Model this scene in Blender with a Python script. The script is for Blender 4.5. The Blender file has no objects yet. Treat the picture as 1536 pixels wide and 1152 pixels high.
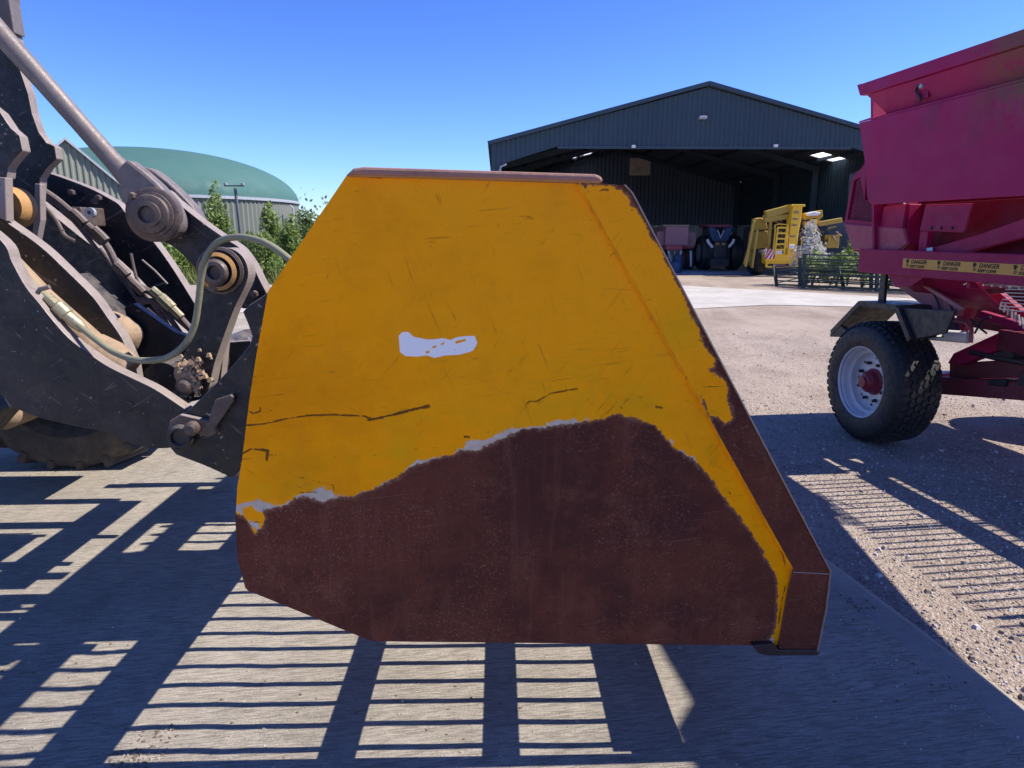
import bpy, bmesh, math, random
import numpy as np
from mathutils import Vector, Matrix
from mathutils.geometry import delaunay_2d_cdt
random.seed(7); np.random.seed(7)
S = bpy.context.scene
COL = S.collection
R = math.radians

# ------------------------------------------------------------------ camera, world, sun
CAM_H = 1.8
cd = bpy.data.cameras.new('camera'); cam = bpy.data.objects.new('camera', cd); COL.objects.link(cam)
cam.location = (0, 0, CAM_H); cam.rotation_euler = (R(90 - 12.44), 0, R(-1.23))
cd.sensor_width = 36; cd.lens = 24; cd.clip_end = 2000; cd.clip_start = .05
S.camera = cam
SUN_EL, SUN_AZ = 49.0, 88.6           # azimuth from +Y towards +X
W = bpy.data.worlds.new('World'); S.world = W; W.use_nodes = True
wn = W.node_tree; wn.nodes.clear()
sky = wn.nodes.new('ShaderNodeTexSky'); sky.sky_type = 'NISHITA'; sky.sun_disc = False
sky.sun_elevation = R(SUN_EL); sky.sun_rotation = R(SUN_AZ); sky.air_density = 1.0; sky.dust_density = .1; sky.ozone_density = 2.0
def wmul(col):
    m_ = wn.nodes.new('ShaderNodeMix'); m_.data_type = 'RGBA'; m_.blend_type = 'MULTIPLY'; m_.inputs[0].default_value = 1; m_.inputs[7].default_value = (*col, 1); return m_
nrm = wmul((1 / 5.3, 1 / 6.0, 1 / 3.94)); gam = wn.nodes.new('ShaderNodeGamma'); gam.inputs[1].default_value = 1.4; hs = wmul((3.9, 5.9, 5.6))
wn.links.new(sky.outputs[0], nrm.inputs[6]); wn.links.new(nrm.outputs[2], gam.inputs[0]); wn.links.new(gam.outputs[0], hs.inputs[6])
bg = wn.nodes.new('ShaderNodeBackground'); bg.inputs['Strength'].default_value = .085
wo = wn.nodes.new('ShaderNodeOutputWorld')
wn.links.new(hs.outputs[2], bg.inputs[0]); wn.links.new(bg.outputs[0], wo.inputs[0])
sl = bpy.data.lights.new('sun', 'SUN'); sl.energy = 5.0; sl.angle = R(.5); sl.color = (1, .93, .83)
so = bpy.data.objects.new('sun', sl); COL.objects.link(so)
sd = Vector((math.sin(R(SUN_AZ)) * math.cos(R(SUN_EL)), math.cos(R(SUN_AZ)) * math.cos(R(SUN_EL)), math.sin(R(SUN_EL))))
so.rotation_euler = sd.to_track_quat('Z', 'Y').to_euler(); so.location = (20, 0, 30)
S.view_settings.view_transform = 'Standard'; S.view_settings.look = 'None'; S.view_settings.gamma = 1
S.view_settings.exposure = 0.72; S.view_settings.use_curve_mapping = False

# ------------------------------------------------------------------ survey: photo pixel -> place on a real plane
CM = Matrix.Rotation(R(-1.23), 3, 'Z') @ Matrix.Rotation(R(90 - 12.44), 3, 'X')
C0 = Vector((0, 0, CAM_H))
def ray(x, y): return CM @ Vector(((x - 768) / 1024, (576 - y) / 1024, -1))
def onP(x, y, p0, n):
    r = ray(x, y); return C0 + r * ((Vector(p0) - C0).dot(n) / r.dot(n))
def onY(x, y, Y): return onP(x, y, (0, Y, 0), Vector((0, 1, 0)))
def onZ(x, y, z=0): return onP(x, y, (0, 0, z), Vector((0, 0, 1)))

# ------------------------------------------------------------------ materials
def newmat(name):
    m = bpy.data.materials.new(name); m.use_nodes = True; nt = m.node_tree; nt.nodes.clear()
    o = nt.nodes.new('ShaderNodeOutputMaterial'); b = nt.nodes.new('ShaderNodeBsdfPrincipled')
    nt.links.new(b.outputs[0], o.inputs[0]); return m, nt, b
class N:
    def __init__(s, nt): s.nt = nt
    def new(s, t, **k):
        n = s.nt.nodes.new(t)
        for a, v in k.items(): setattr(n, a, v)
        return n
    def put(s, sock, v):
        if hasattr(v, 'links') or isinstance(v, bpy.types.NodeSocket): s.nt.links.new(v, sock)
        elif isinstance(v, (tuple, list)) and len(v) == 3 and sock.type == 'RGBA': sock.default_value = (*v, 1)
        else: sock.default_value = v
    def coord(s, scale=(1, 1, 1), rot=(0, 0, 0), kind='Object'):
        t = s.new('ShaderNodeTexCoord'); m = s.new('ShaderNodeMapping')
        m.inputs['Scale'].default_value = scale; src = t.outputs[kind]
        if any(rot):
            m0 = s.new('ShaderNodeMapping'); m0.inputs['Rotation'].default_value = rot; s.nt.links.new(src, m0.inputs[0]); src = m0.outputs[0]
        s.nt.links.new(src, m.inputs[0]); return m.outputs[0]
    def noise(s, scale, detail=4, rough=.6, vec=None, dist=0):
        n = s.new('ShaderNodeTexNoise'); n.inputs['Scale'].default_value = scale; n.inputs['Detail'].default_value = detail
        n.inputs['Roughness'].default_value = rough; n.inputs['Distortion'].default_value = dist
        s.nt.links.new(vec or s.coord(), n.inputs['Vector']); return n.outputs['Fac']
    def vor(s, scale, vec=None, feature='F1', out='Distance'):
        n = s.new('ShaderNodeTexVoronoi', feature=feature); n.inputs['Scale'].default_value = scale
        s.nt.links.new(vec or s.coord(), n.inputs['Vector']); return n.outputs[out]
    def math(s, op, a, b=0, c=0, clamp=False):
        n = s.new('ShaderNodeMath', operation=op); n.use_clamp = clamp
        s.put(n.inputs[0], a); s.put(n.inputs[1], b); s.put(n.inputs[2], c); return n.outputs[0]
    def step(s, v, lo, hi, a=0., b=1.):
        n = s.new('ShaderNodeMapRange'); n.interpolation_type = 'SMOOTHSTEP'
        s.put(n.inputs[0], v); n.inputs[1].default_value = lo; n.inputs[2].default_value = hi
        n.inputs[3].default_value = a; n.inputs[4].default_value = b; return n.outputs[0]
    def mix(s, f, a, b, kind='MIX'):
        n = s.new('ShaderNodeMix', data_type='RGBA', blend_type=kind)
        s.put(n.inputs['Factor'], f); s.put(n.inputs[6], a); s.put(n.inputs[7], b); return n.outputs[2]
    def bump(s, h, strength, dist, prev=None):
        n = s.new('ShaderNodeBump'); n.inputs['Strength'].default_value = strength; n.inputs['Distance'].default_value = dist
        s.nt.links.new(h, n.inputs['Height'])
        if prev is not None: s.nt.links.new(prev, n.inputs['Normal'])
        return n.outputs[0]
    def attr(s, name):
        n = s.new('ShaderNodeAttribute'); n.attribute_name = name; return n.outputs['Fac']
    def upz(s):
        g = s.new('ShaderNodeNewGeometry'); x = s.new('ShaderNodeSeparateXYZ'); s.nt.links.new(g.outputs['Normal'], x.inputs[0]); return x.outputs[2]

def painted(name, col, rough=.5, metal=0., dirt=(.2, .17, .14), dirt_amt=.35, scale=3., bump=.15, speck=None, dust_up=0., speck_s=60, spec=.5, scr=0):
    m, nt, b = newmat(name); n = N(nt); v = n.coord()
    f = n.step(n.noise(scale, 7, .7, v), .60 - dirt_amt * .3, .70)
    c = n.mix(n.math('MULTIPLY', f, min(1, dirt_amt * 1.6)), col, dirt)
    tone = n.noise(scale * .6, 3, .5, v)
    c = n.mix(.5, c, n.mix(tone, tuple(x * .72 for x in col), tuple(min(1, x * 1.25) for x in col)), 'MIX') if dirt_amt < .9 else c
    if speck:
        sp = n.step(n.noise(speck_s, 3, .7, v), .64, .69); big = n.step(n.noise(scale * 1.3, 3, .5, v), .42, .56)
        c = n.mix(n.math('MULTIPLY', sp, big), c, speck)
    if scr:
        for ro, sc_ in ((.5, 34), (-.7, 46)):
            ln = n.noise(1, 3, .6, n.coord((3, 3, sc_), (0, ro, 0)), 1.5); c = n.mix(n.math('MULTIPLY', n.step(ln, .64, .70), scr), c, (.22, .19, .18))
    if dust_up:
        u = n.step(n.upz(), .3, .9); u = n.math('MULTIPLY', u, n.step(n.noise(14, 5, .7, v), .3, .6))
        c = n.mix(n.math('MULTIPLY', u, dust_up), c, (.32, .28, .24))
    n.put(b.inputs['Base Color'], c)
    n.put(b.inputs['Roughness'], n.step(n.noise(scale * 5, 4, .6, v), .3, .75, max(.08, rough - .12), min(1, rough + .2)))
    b.inputs['Metallic'].default_value = metal; b.inputs['Specular IOR Level'].default_value = spec
    if bump: n.put(b.inputs['Normal'], n.bump(n.noise(45, 5, .7, v), bump, .004))
    return m

M = {}
M['loader'] = painted('worn_black_paint', (.012, .012, .015), .42, 0, (.060, .052, .048), .62, 4, .7, (.42, .36, .32), .35, 42, .4, .35)
M['loader_edge'] = painted('worn_plate_edge', (.27, .225, .205), .6, .1, (.15, .11, .1), .5, 14, .5, (.06, .05, .05), 0, 45)
M['rod'] = painted('dusty_rod', (.16, .135, .125), .45, .15, (.24, .17, .15), .5, 7, .5, (.06, .04, .035), .3)
M['pin'] = painted('pin_steel', (.10, .075, .065), .5, .3, (.21, .15, .12), .6, 22, .7, (.04, .03, .03), .3)
M['orange_seal'] = painted('orange_seal', (.42, .22, .07), .7, 0, (.2, .16, .12), .5, 20, .5)
M['hose'] = painted('olive_hose', (.20, .20, .125), .55, 0, (.30, .27, .2), .5, 12, .3)
M['black_hose'] = painted('dusty_black_hose', (.10, .075, .07), .6, 0, (.3, .22, .2), .5, 12, .3)
M['fitting'] = painted('hose_fitting', (.36, .32, .2), .4, .5, (.2, .17, .13), .4, 20, .3)
M['yellow_steel'] = painted('faded_yellow_steel', (.62, .36, .08), .6, 0, (.25, .18, .10), .55, 9, .4, (.1, .07, .04))
M['mud'] = painted('dry_mud', (.33, .23, .15), .9, 0, (.14, .1, .07), .6, 12, 1.)
M['tyre'] = painted('tyre_rubber', (.016, .017, .019), .62, 0, (.07, .062, .055), .35, 6, .4)
M['tyre_mud'] = painted('muddy_tyre', (.07, .055, .045), .8, 0, (.20, .15, .11), .6, 5, .8)
M['rust'] = painted('rusty_steel', (.115, .045, .032), .75, .0, (.22, .12, .09), .4, 9, .5, (.3, .2, .16), .25)
M['rust_top'] = painted('rusty_top_tube', (.30, .16, .125), .7, 0, (.14, .06, .045), .5, 10, .5)
M['black'] = painted('black_steel', (.012, .013, .018), .45, 0, (.05, .045, .04), .35, 5, .2, None, .25)
M['rim'] = painted('grey_rim', (.62, .64, .66), .38, .1, (.2, .19, .18), .35, 8, .1)
M['hub_red'] = painted('crimson_hub', (.22, .010, .03), .4, 0, (.10, .02, .03), .4, 14, .2)
M['crimson'] = painted('crimson_paint', (.31, .010, .068), .42, 0, (.18, .014, .05), .45, 2.2, .12, (.09, .02, .03), .12, 40, .18)
M['white_paint'] = painted('white_paint', (.75, .75, .73), .4, 0, (.4, .38, .35), .3, 8, .1)
M['cladding'] = painted('blue_grey_cladding', (.044, .072, .096), .55, .0, (.028, .05, .075), .4, .5, .05, spec=.25)
M['olive_clad'] = painted('olive_cladding', (.20, .21, .165), .6, 0, (.15, .16, .13), .4, .6, .05)
M['digester_wall'] = painted('digester_wall', (.16, .175, .15), .6, 0, (.12, .13, .11), .4, .5, .05)
M['dome'] = painted('green_membrane', (.058, .135, .125), .7, 0, (.07, .15, .138), .3, .2, 0, spec=.2)
M['roof'] = painted('grey_roof', (.12, .13, .14), .7, 0, (.09, .09, .09), .4, .5, .05)
M['steel_grey'] = painted('galvanised', (.42, .44, .46), .5, .4, (.3, .3, .3), .4, 5, .1)
M['shed_block'] = painted('concrete_wall_panel', (.52, .53, .53), .85, 0, (.36, .36, .35), .5, 1, .2)
M['vent'] = painted('brown_backlit_tone', (.70, .58, .46), .7, 0, (.15, .12, .1), .5, 2, .1)  # opaque; pale tone stands in for daylight coming through the sheet
M['machine_yellow'] = painted('machine_yellow', (.85, .50, .02), .45, 0, (.35, .24, .06), .4, 1.5, .1)
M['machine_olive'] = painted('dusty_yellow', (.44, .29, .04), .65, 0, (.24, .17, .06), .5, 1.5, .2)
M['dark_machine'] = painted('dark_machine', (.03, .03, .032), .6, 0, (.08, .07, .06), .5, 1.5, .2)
M['blue'] = painted('blue_paint', (.02, .055, .12), .45, 0, (.05, .07, .09), .4, 2, .1)
M['red_far'] = painted('dusty_red', (.40, .06, .07), .6, 0, (.3, .12, .11), .5, 1.2, .1)
M['pink_far'] = painted('faded_red', (.36, .17, .18), .7, 0, (.28, .15, .14), .5, 1.2, .1)
M['gate'] = painted('dark_green_steel', (.03, .045, .04), .55, .2, (.07, .07, .06), .4, 2, .1)
M['bark'] = painted('bark', (.12, .09, .06), .9, 0, (.07, .05, .035), .5, 8, .8)
def flat(name, col, rough=.6, metal=0):
    m, nt, b = newmat(name); n = N(nt)
    n.put(b.inputs['Base Color'], n.mix(n.noise(12, 4), tuple(x * .85 for x in col), tuple(min(1, x * 1.1) for x in col)))
    b.inputs['Roughness'].default_value = rough; b.inputs['Metallic'].default_value = metal; return m
M['sticker'] = flat('warning_yellow', (.68, .36, .06))
M['ink'] = flat('black_ink', (.012, .012, .012))
M['redstripe'] = flat('hazard_red', (.5, .02, .04)); M['white'] = flat('hazard_white', (.75, .75, .75))
M['purple'] = flat('hydraulic_purple', (.1, .03, .08))
M['glass'] = flat('dark_glass', (.02, .03, .04), .1)
def leafmat(name, a, b_):
    m, nt, b = newmat(name); n = N(nt)
    o = n.new('ShaderNodeObjectInfo'); v = n.coord()
    n.put(b.inputs['Base Color'], n.mix(n.noise(6, 4, .7, v), a, b_)); b.inputs['Roughness'].default_value = .55
    t = n.new('ShaderNodeBsdfTranslucent'); n.put(t.inputs[0], tuple(x * 1.6 for x in b_))
    mx = n.new('ShaderNodeMixShader'); mx.inputs[0].default_value = .35
    nt.links.new(b.outputs[0], mx.inputs[1]); nt.links.new(t.outputs[0], mx.inputs[2])
    nt.links.new(mx.outputs[0], [x for x in nt.nodes if x.type == 'OUTPUT_MATERIAL'][0].inputs[0]); return m
M['leaf'] = leafmat('leaf_green', (.10, .15, .035), (.22, .29, .08))
M['leaf2'] = leafmat('leaf_dark', (.06, .10, .03), (.13, .18, .05))
M['flower'] = leafmat('white_flower', (.22, .24, .22), (.42, .42, .42))
M['grassm'] = leafmat('grass_green', (.07, .12, .03), (.22, .24, .08))
# translucent roof light
m, nt, b = newmat('roof_light_sheet'); n = N(nt); t = n.new('ShaderNodeBsdfTranslucent'); t.inputs[0].default_value = (.9, .9, .9, 1)
nt.links.new(t.outputs[0], [x for x in nt.nodes if x.type == 'OUTPUT_MATERIAL'][0].inputs[0]); M['rooflight'] = m

# concrete: broom texture in nearly parallel fine lines, stains, specks
def concrete(name, light, dark, strk=1.):
    m, nt, b = newmat(name); n = N(nt)
    v = n.coord(); vb = n.coord((2.6, 27, 1), (0, 0, R(-7))); vb2 = n.coord((4.0, 60, 1), (0, 0, R(-4)))
    broom = n.noise(3.2, 5, .6, vb, .6); fine = n.noise(3.5, 4, .6, vb2, .3)
    big = n.noise(.9, 6, .62, v); mid = n.noise(7, 5, .65, v)
    c = n.mix(n.step(big, .35, .65), dark, light)
    c = n.mix(n.math('MULTIPLY', n.step(broom, .40, .56, 1, 0), .62 * strk), c, tuple(x * .55 for x in dark))
    c = n.mix(n.math('MULTIPLY', n.step(fine, .5, .62), .5 * strk), c, tuple(min(1, x * 1.35) for x in light))
    grit = n.noise(120, 5, .85, v); c = n.mix(n.math('MULTIPLY', n.step(n.noise(3.1, 7, .75, v), .52, .66), .35), c, tuple(x * .6 for x in dark)); c = n.mix(n.math('MULTIPLY', n.step(grit, .52, .64), .55), c, tuple(x * .45 for x in dark)); c = n.mix(n.math('MULTIPLY', n.step(grit, .48, .34), .3), c, tuple(min(1, x * 1.3) for x in light))
    c = n.mix(n.math('MULTIPLY', n.step(mid, .58, .72), .35), c, tuple(x * .6 for x in dark))
    sp = n.step(n.vor(38, v), .06, .12, 1, 0); sp = n.math('MULTIPLY', sp, n.step(n.noise(2.5, 3, .6, v), .5, .62))
    c = n.mix(sp, c, (.06, .05, .045))
    oil = n.step(n.noise(1.7, 4, .7, v), .66, .74); c = n.mix(n.math('MULTIPLY', oil, .5), c, (.10, .085, .07))
    n.put(b.inputs['Base Color'], c); b.inputs['Roughness'].default_value = .88; b.inputs['Specular IOR Level'].default_value = .25
    h = n.math('ADD', n.math('MULTIPLY', broom, 1.0), n.math('MULTIPLY', fine, .6))
    h = n.math('ADD', h, n.math('MULTIPLY', n.noise(110, 4, .8, v), .7))
    n.put(b.inputs['Normal'], n.bump(h, .9 * strk, .012)); return m
M['concrete'] = concrete('brushed_concrete', (.45, .40, .33), (.31, .275, .225))
M['concrete_edge'] = concrete('smooth_concrete_edge', (.36, .325, .27), (.27, .245, .205), .35)
M['road'] = concrete('pale_road', (.50, .47, .43), (.40, .375, .34), .3)
m, nt, b = newmat('gravel_ground'); n = N(nt); v = n.coord()
st = n.new('ShaderNodeTexVoronoi'); st.inputs['Scale'].default_value = 62; nt.links.new(v, st.inputs['Vector'])
st2 = n.new('ShaderNodeTexVoronoi'); st2.inputs['Scale'].default_value = 130; nt.links.new(v, st2.inputs['Vector'])
big = n.noise(.55, 6, .6, v); mid = n.noise(9, 5, .7, v)
c = n.mix(n.step(big, .35, .65), (.27, .205, .155), (.40, .325, .26))
bwn = n.new('ShaderNodeRGBToBW'); nt.links.new(st.outputs['Color'], bwn.inputs[0])
c = n.mix(n.math('MULTIPLY', n.step(bwn.outputs[0], .3, .8), .45), c, (.52, .46, .42))
c = n.mix(n.math('MULTIPLY', n.step(st.outputs['Distance'], .45, .8), .55), c, (.14, .11, .09))
c = n.mix(n.math('MULTIPLY', n.step(mid, .52, .68), .45), c, (.17, .13, .10))
trk = n.noise(1, 5, .65, n.coord((.9, .16, 1), (0, 0, R(9))), .6); c = n.mix(n.math('MULTIPLY', n.step(trk, .45, .62), .42), c, (.46, .38, .31))
c = n.mix(n.math('MULTIPLY', n.step(n.noise(.35, 5, .7, v), .56, .66), .35), c, (.19, .15, .12))
c = n.mix(n.math('MULTIPLY', n.step(n.noise(150, 2, .8, v), .6, .68), .5), c, (.07, .055, .045))
n.put(b.inputs['Base Color'], c); b.inputs['Roughness'].default_value = .95; b.inputs['Specular IOR Level'].default_value = .15
rip = n.noise(1, 3, .6, n.coord((2.2, 24, 1), (0, 0, R(2))), .8)
h = n.math('ADD', n.math('MULTIPLY', n.math('SUBTRACT', .7, st.outputs['Distance']), 1.), n.math('MULTIPLY', n.math('SUBTRACT', .7, st2.outputs['Distance']), .5))
nb = n.bump(h, .8, .012); nb = n.bump(rip, .6, .03, nb); nb = n.bump(mid, .5, .03, nb)
n.put(b.inputs['Normal'], nb); M['gravel'] = m
m, nt, b = newmat('soil_and_grass'); n = N(nt); v = n.coord()
n.put(b.inputs['Base Color'], n.mix(n.step(n.noise(.5, 6, .7, v), .42, .6), (.26, .22, .14), (.08, .13, .035)))
b.inputs['Roughness'].default_value = 1; n.put(b.inputs['Normal'], n.bump(n.noise(12, 5, .8, v), .8, .05)); M['soil'] = m

M['web'] = painted('worn_steel_web', (.45, .42, .4), .45, .4, (.2, .15, .13), .3, 20, .2)
# ------------------------------------------------------------------ object helpers
def link(name, me, mats, parent=None, smooth=False):
    o = bpy.data.objects.new(name, me); COL.objects.link(o)
    for mm in (mats if isinstance(mats, (list, tuple)) else [mats]): me.materials.append(mm)
    if smooth: me.polygons.foreach_set('use_smooth', [True] * len(me.polygons))
    if parent is not None:
        o.parent = parent; o.matrix_parent_inverse = Matrix.Translation(-parent.location) if parent.parent is None else parent.matrix_parent_inverse.copy()
        if parent.parent is not None: o.matrix_parent_inverse = Matrix.Identity(4)
        elif parent.rotation_euler.z or parent.type != 'EMPTY':
            o.matrix_parent_inverse = parent.matrix_basis.inverted()
    return o
def tag(o, label=None, cat=None, group=None, kind=None):
    if label: o['label'] = label
    if cat: o['category'] = cat
    if group: o['group'] = group
    if kind: o['kind'] = kind
    return o
def thing(name, loc, label, cat, group=None):
    o = bpy.data.objects.new(name, None); COL.objects.link(o); o.location = loc; o.empty_display_size = .2
    return tag(o, label, cat, group)
def mesh(verts, faces, mi=None):
    me = bpy.data.meshes.new('m'); me.from_pydata([tuple(v) for v in verts], [], faces)
    if mi: me.polygons.foreach_set('material_index', mi)
    me.update(); return me
class MB:
    """collects shapes into one mesh"""
    def __init__(s): s.v = []; s.f = []; s.m = []
    def add(s, v, f, mi=0):
        k = len(s.v); s.v += [tuple(x) for x in v]; s.f += [tuple(i + k for i in q) for q in f]; s.m += [mi] * len(f); return s
    def hexa(s, p, mi=0):   # 8 points: 4 lower ring, 4 upper ring
        return s.add(p, [(3, 2, 1, 0), (4, 5, 6, 7), (0, 1, 5, 4), (1, 2, 6, 5), (2, 3, 7, 6), (3, 0, 4, 7)], mi)
    def box(s, a, b, mi=0):
        (x0, y0, z0), (x1, y1, z1) = a, b
        return s.hexa([(x0, y0, z0), (x1, y0, z0), (x1, y1, z0), (x0, y1, z0), (x0, y0, z1), (x1, y0, z1), (x1, y1, z1), (x0, y1, z1)], mi)
    def bar(s, a, b, w, h, up=(0, 0, 1), mi=0):
        a, b = Vector(a), Vector(b); d = (b - a).normalized(); u = Vector(up)
        if abs(d.dot(u)) > .98: u = Vector((0, 1, 0))
        r = d.cross(u).normalized() * w / 2; u = r.cross(d).normalized() * h / 2
        return s.hexa([a - r - u, a + r - u, b + r - u, b - r - u, a - r + u, a + r + u, b + r + u, b - r + u], mi)
    def tube(s, pts, r, seg=10, mi=0, cap=True):
        pts = [Vector(p) for p in pts]; rr = r if isinstance(r, (list, tuple)) else [r] * len(pts)
        k = len(s.v); prev = None
        for i, p in enumerate(pts):
            d = (pts[min(i + 1, len(pts) - 1)] - pts[max(i - 1, 0)]).normalized()
            if prev is None:
                u = Vector((0, 0, 1)) if abs(d.z) < .9 else Vector((1, 0, 0)); u = (u - d * u.dot(d)).normalized()
            else: u = (prev - d * prev.dot(d)).normalized()
            prev = u; w = d.cross(u)
            for j in range(seg):
                t = 2 * math.pi * j / seg; s.v.append(tuple(p + (u * math.cos(t) + w * math.sin(t)) * rr[i]))
        for i in range(len(pts) - 1):
            for j in range(seg):
                a, b = k + i * seg + j, k + i * seg + (j + 1) % seg
                s.f.append((a, b, b + seg, a + seg)); s.m.append(mi)
        if cap:
            s.f.append(tuple(k + j for j in range(seg))[::-1]); s.f.append(tuple(k + (len(pts) - 1) * seg + j for j in range(seg))); s.m += [mi, mi]
        return s
    def lathe(s, o, ax, prof, seg=40, mi=0, closed=False):
        """prof: (radius, distance along ax)"""
        o, ax = Vector(o), Vector(ax).normalized(); u = Vector((0, 0, 1)) if abs(ax.z) < .9 else Vector((1, 0, 0)); u = (u - ax * u.dot(ax)).normalized(); w = ax.cross(u)
        k = len(s.v); n_ = len(prof)
        for r, h in prof:
            for j in range(seg):
                t = 2 * math.pi * j / seg; s.v.append(tuple(o + ax * h + (u * math.cos(t) + w * math.sin(t)) * r))
        for i in range(n_ if closed else n_ - 1):
            for j in range(seg):
                a, b = k + i * seg + j, k + i * seg + (j + 1) % seg; i2 = ((i + 1) % n_) - i
                s.f.append((a, b, b + seg * i2, a + seg * i2)); s.m.append(mi)
        return s
    def prism(s, pts, off, mi=0, mside=None):
        """pts: planar loop of 3-D points, off: extrusion vector"""
        off = Vector(off); k = len(s.v); n_ = len(pts); s.v += [tuple(p) for p in pts] + [tuple(Vector(p) + off) for p in pts]
        s.f += [tuple(k + i for i in range(n_)), tuple(k + n_ + i for i in reversed(range(n_)))]; s.m += [mi, mi]
        for i in range(n_):
            j = (i + 1) % n_; s.f.append((k + j, k + i, k + n_ + i, k + n_ + j)); s.m.append(mi if mside is None else mside)
        return s
    def build(s, name, mats, parent=None, smooth=False, bevel=0, auto=None):
        me = mesh(s.v, s.f, s.m); bm = bmesh.new(); bm.from_mesh(me); bmesh.ops.recalc_face_normals(bm, faces=bm.faces); bm.to_mesh(me); bm.free()
        o = link(name, me, mats, parent, smooth)
        if smooth and auto is None: auto = 35
        if auto:
            me.polygons.foreach_set('use_smooth', [True] * len(me.polygons))
            try: me.set_sharp_from_angle(angle=R(auto))
            except Exception: pass
        if bevel:
            b_ = o.modifiers.new('bevel', 'BEVEL'); b_.width = bevel; b_.segments = 2; b_.limit_method = 'ANGLE'; b_.angle_limit = R(40)
            b_.use_clamp_overlap = True
        return o
def smoothpath(pts, n_=8):
    P = [Vector(p) for p in pts]; P = [P[0] * 2 - P[1]] + P + [P[-1] * 2 - P[-2]]; out = []
    for i in range(1, len(P) - 2):
        a, b_, c_, d_ = P[i - 1:i + 3]
        for k in range(n_):
            t = k / n_
            out.append(.5 * ((2 * b_) + (c_ - a) * t + (2 * a - 5 * b_ + 4 * c_ - d_) * t * t + (3 * b_ - a - 3 * c_ + d_) * t ** 3))
    out.append(P[-2]); return out

# ================================================================== GROUND
EDX = -.150
def edge_x(y): return 1.99 + .02 + EDX * (y - 2.21)
ME = []
def sheet(name, pts, z, m_, kind='structure'):
    o = MB().add([(x, y, z) for x, y in pts], [tuple(range(len(pts)))]).build(name, m_); 
    if o.data.polygons[0].normal.z < 0: o.data.flip_normals()
    return tag(o, kind=kind)
g = sheet('ground', [(-300, -60), (400, -60), (400, 600), (-300, 600)], -.03, M['gravel'])
# slabs of the concrete yard with open joints between them
slabs_y = [-6, -1.4, 6.3, 11, 16]
joint_x = [-18, -11, -5.4]
for j in range(len(slabs_y) - 1):
    y0, y1 = slabs_y[j] + .008, slabs_y[j + 1] - .008
    xs = joint_x + [None]
    for i in range(len(xs) - 1):
        x0 = xs[i] + .008
        if xs[i + 1] is None: ptsb = [(x0, y0), (edge_x(y0) - .13, y0), (edge_x(y1) - .13, y1), (x0, y1)]
        else: ptsb = [(x0, y0), (xs[i + 1] - .008, y0), (xs[i + 1] - .008, y1), (x0, y1)]
        o = MB().prism([(x, y, 0) for x, y in ptsb], (0, 0, -.06)).build('concrete_slab', M['concrete']); tag(o, kind='structure')
# raised haunch along the slab edge
o = MB()
for a, b_ in zip(range(-6, 16), range(-5, 17)):
    xa, xb = edge_x(a), edge_x(b_)
    prof = [(-.135, -.002), (-.06, .001), (.03, -.004), (.10, -.036)]
    for (p, q) in zip(prof[:-1], prof[1:]):
        o.add([(xa + p[0], a, p[1]), (xa + q[0], a, q[1]), (xb + q[0], b_, q[1]), (xb + p[0], b_, p[1])], [(0, 1, 2, 3)])
tag(o.build('concrete_edge', M['concrete_edge']), kind='structure')
rp = [onZ(*p, 0) for p in [(700, 462), (1040, 462), (1150, 456), (1290, 459), (1500, 470), (1900, 500), (1900, 482), (1500, 454), (1370, 447), (1200, 437), (1010, 427), (700, 416)]]
sheet('road', [(p.x, p.y) for p in rp], -.018, M['road'])
sheet('yard_apron', [(-9.5, 16.2), (-2.0, 16.2), (-1.0, 25), (-9.0, 25)], -.016, M['road'])
sheet('verge', [(-80, 25.3), (-.5, 25.3), (1.5, 32), (3, 90), (-80, 90)], -.012, M['soil'])
# loose stones in the gravel
sm = MB(); rng = random.Random(3)
ico = [(-1, -1, -.5), (1, -1, -.5), (1, 1, -.5), (-1, 1, -.5), (-.6, -.5, .6), (.5, -.6, .5), (.6, .6, .6), (-.5, .5, .5)]
for i in range(14000):
    y = 1.9 + 11 * rng.random() ** 1.6; x = rng.uniform(edge_x(y) + .03, edge_x(y) + .5 + y * .85)
    r = rng.uniform(.003, .008) * (1 if rng.random() < .97 else 2.2); a = rng.random() * 6.28; ca, sa = math.cos(a), math.sin(a); q = rng.uniform(.7, 1.4)
    sm.hexa([(x + r * (q * p[0] * ca - p[1] * sa), y + r * (q * p[0] * sa + p[1] * ca), -.03 + r * (p[2] + .45)) for p in ico], rng.choice([0, 0, 1, 2]))
for i in range(1100):
    y = 2.0 + 5 * rng.random(); x = rng.uniform(-3.5, edge_x(y) - .05); 
    if rng.random() < .6: x = edge_x(y) - .12 - abs(rng.gauss(0, .35))
    r = rng.uniform(.0015, .0045); a = rng.random() * 6.28; ca, sa = math.cos(a), math.sin(a)
    sm.hexa([(x + r * (p[0] * ca - p[1] * sa), y + r * (p[0] * sa + p[1] * ca), r * (p[2] + .45)) for p in ico], rng.choice([0, 1, 2]))
o = sm.build('gravel_stones', [flat('stone_a', (.36, .31, .27), .9), flat('stone_b', (.2, .16, .14), .9), flat('stone_c', (.5, .47, .44), .9)])
tag(o, 'loose small stones scattered over the yard gravel and concrete edge', 'gravel', kind='stuff')

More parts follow.
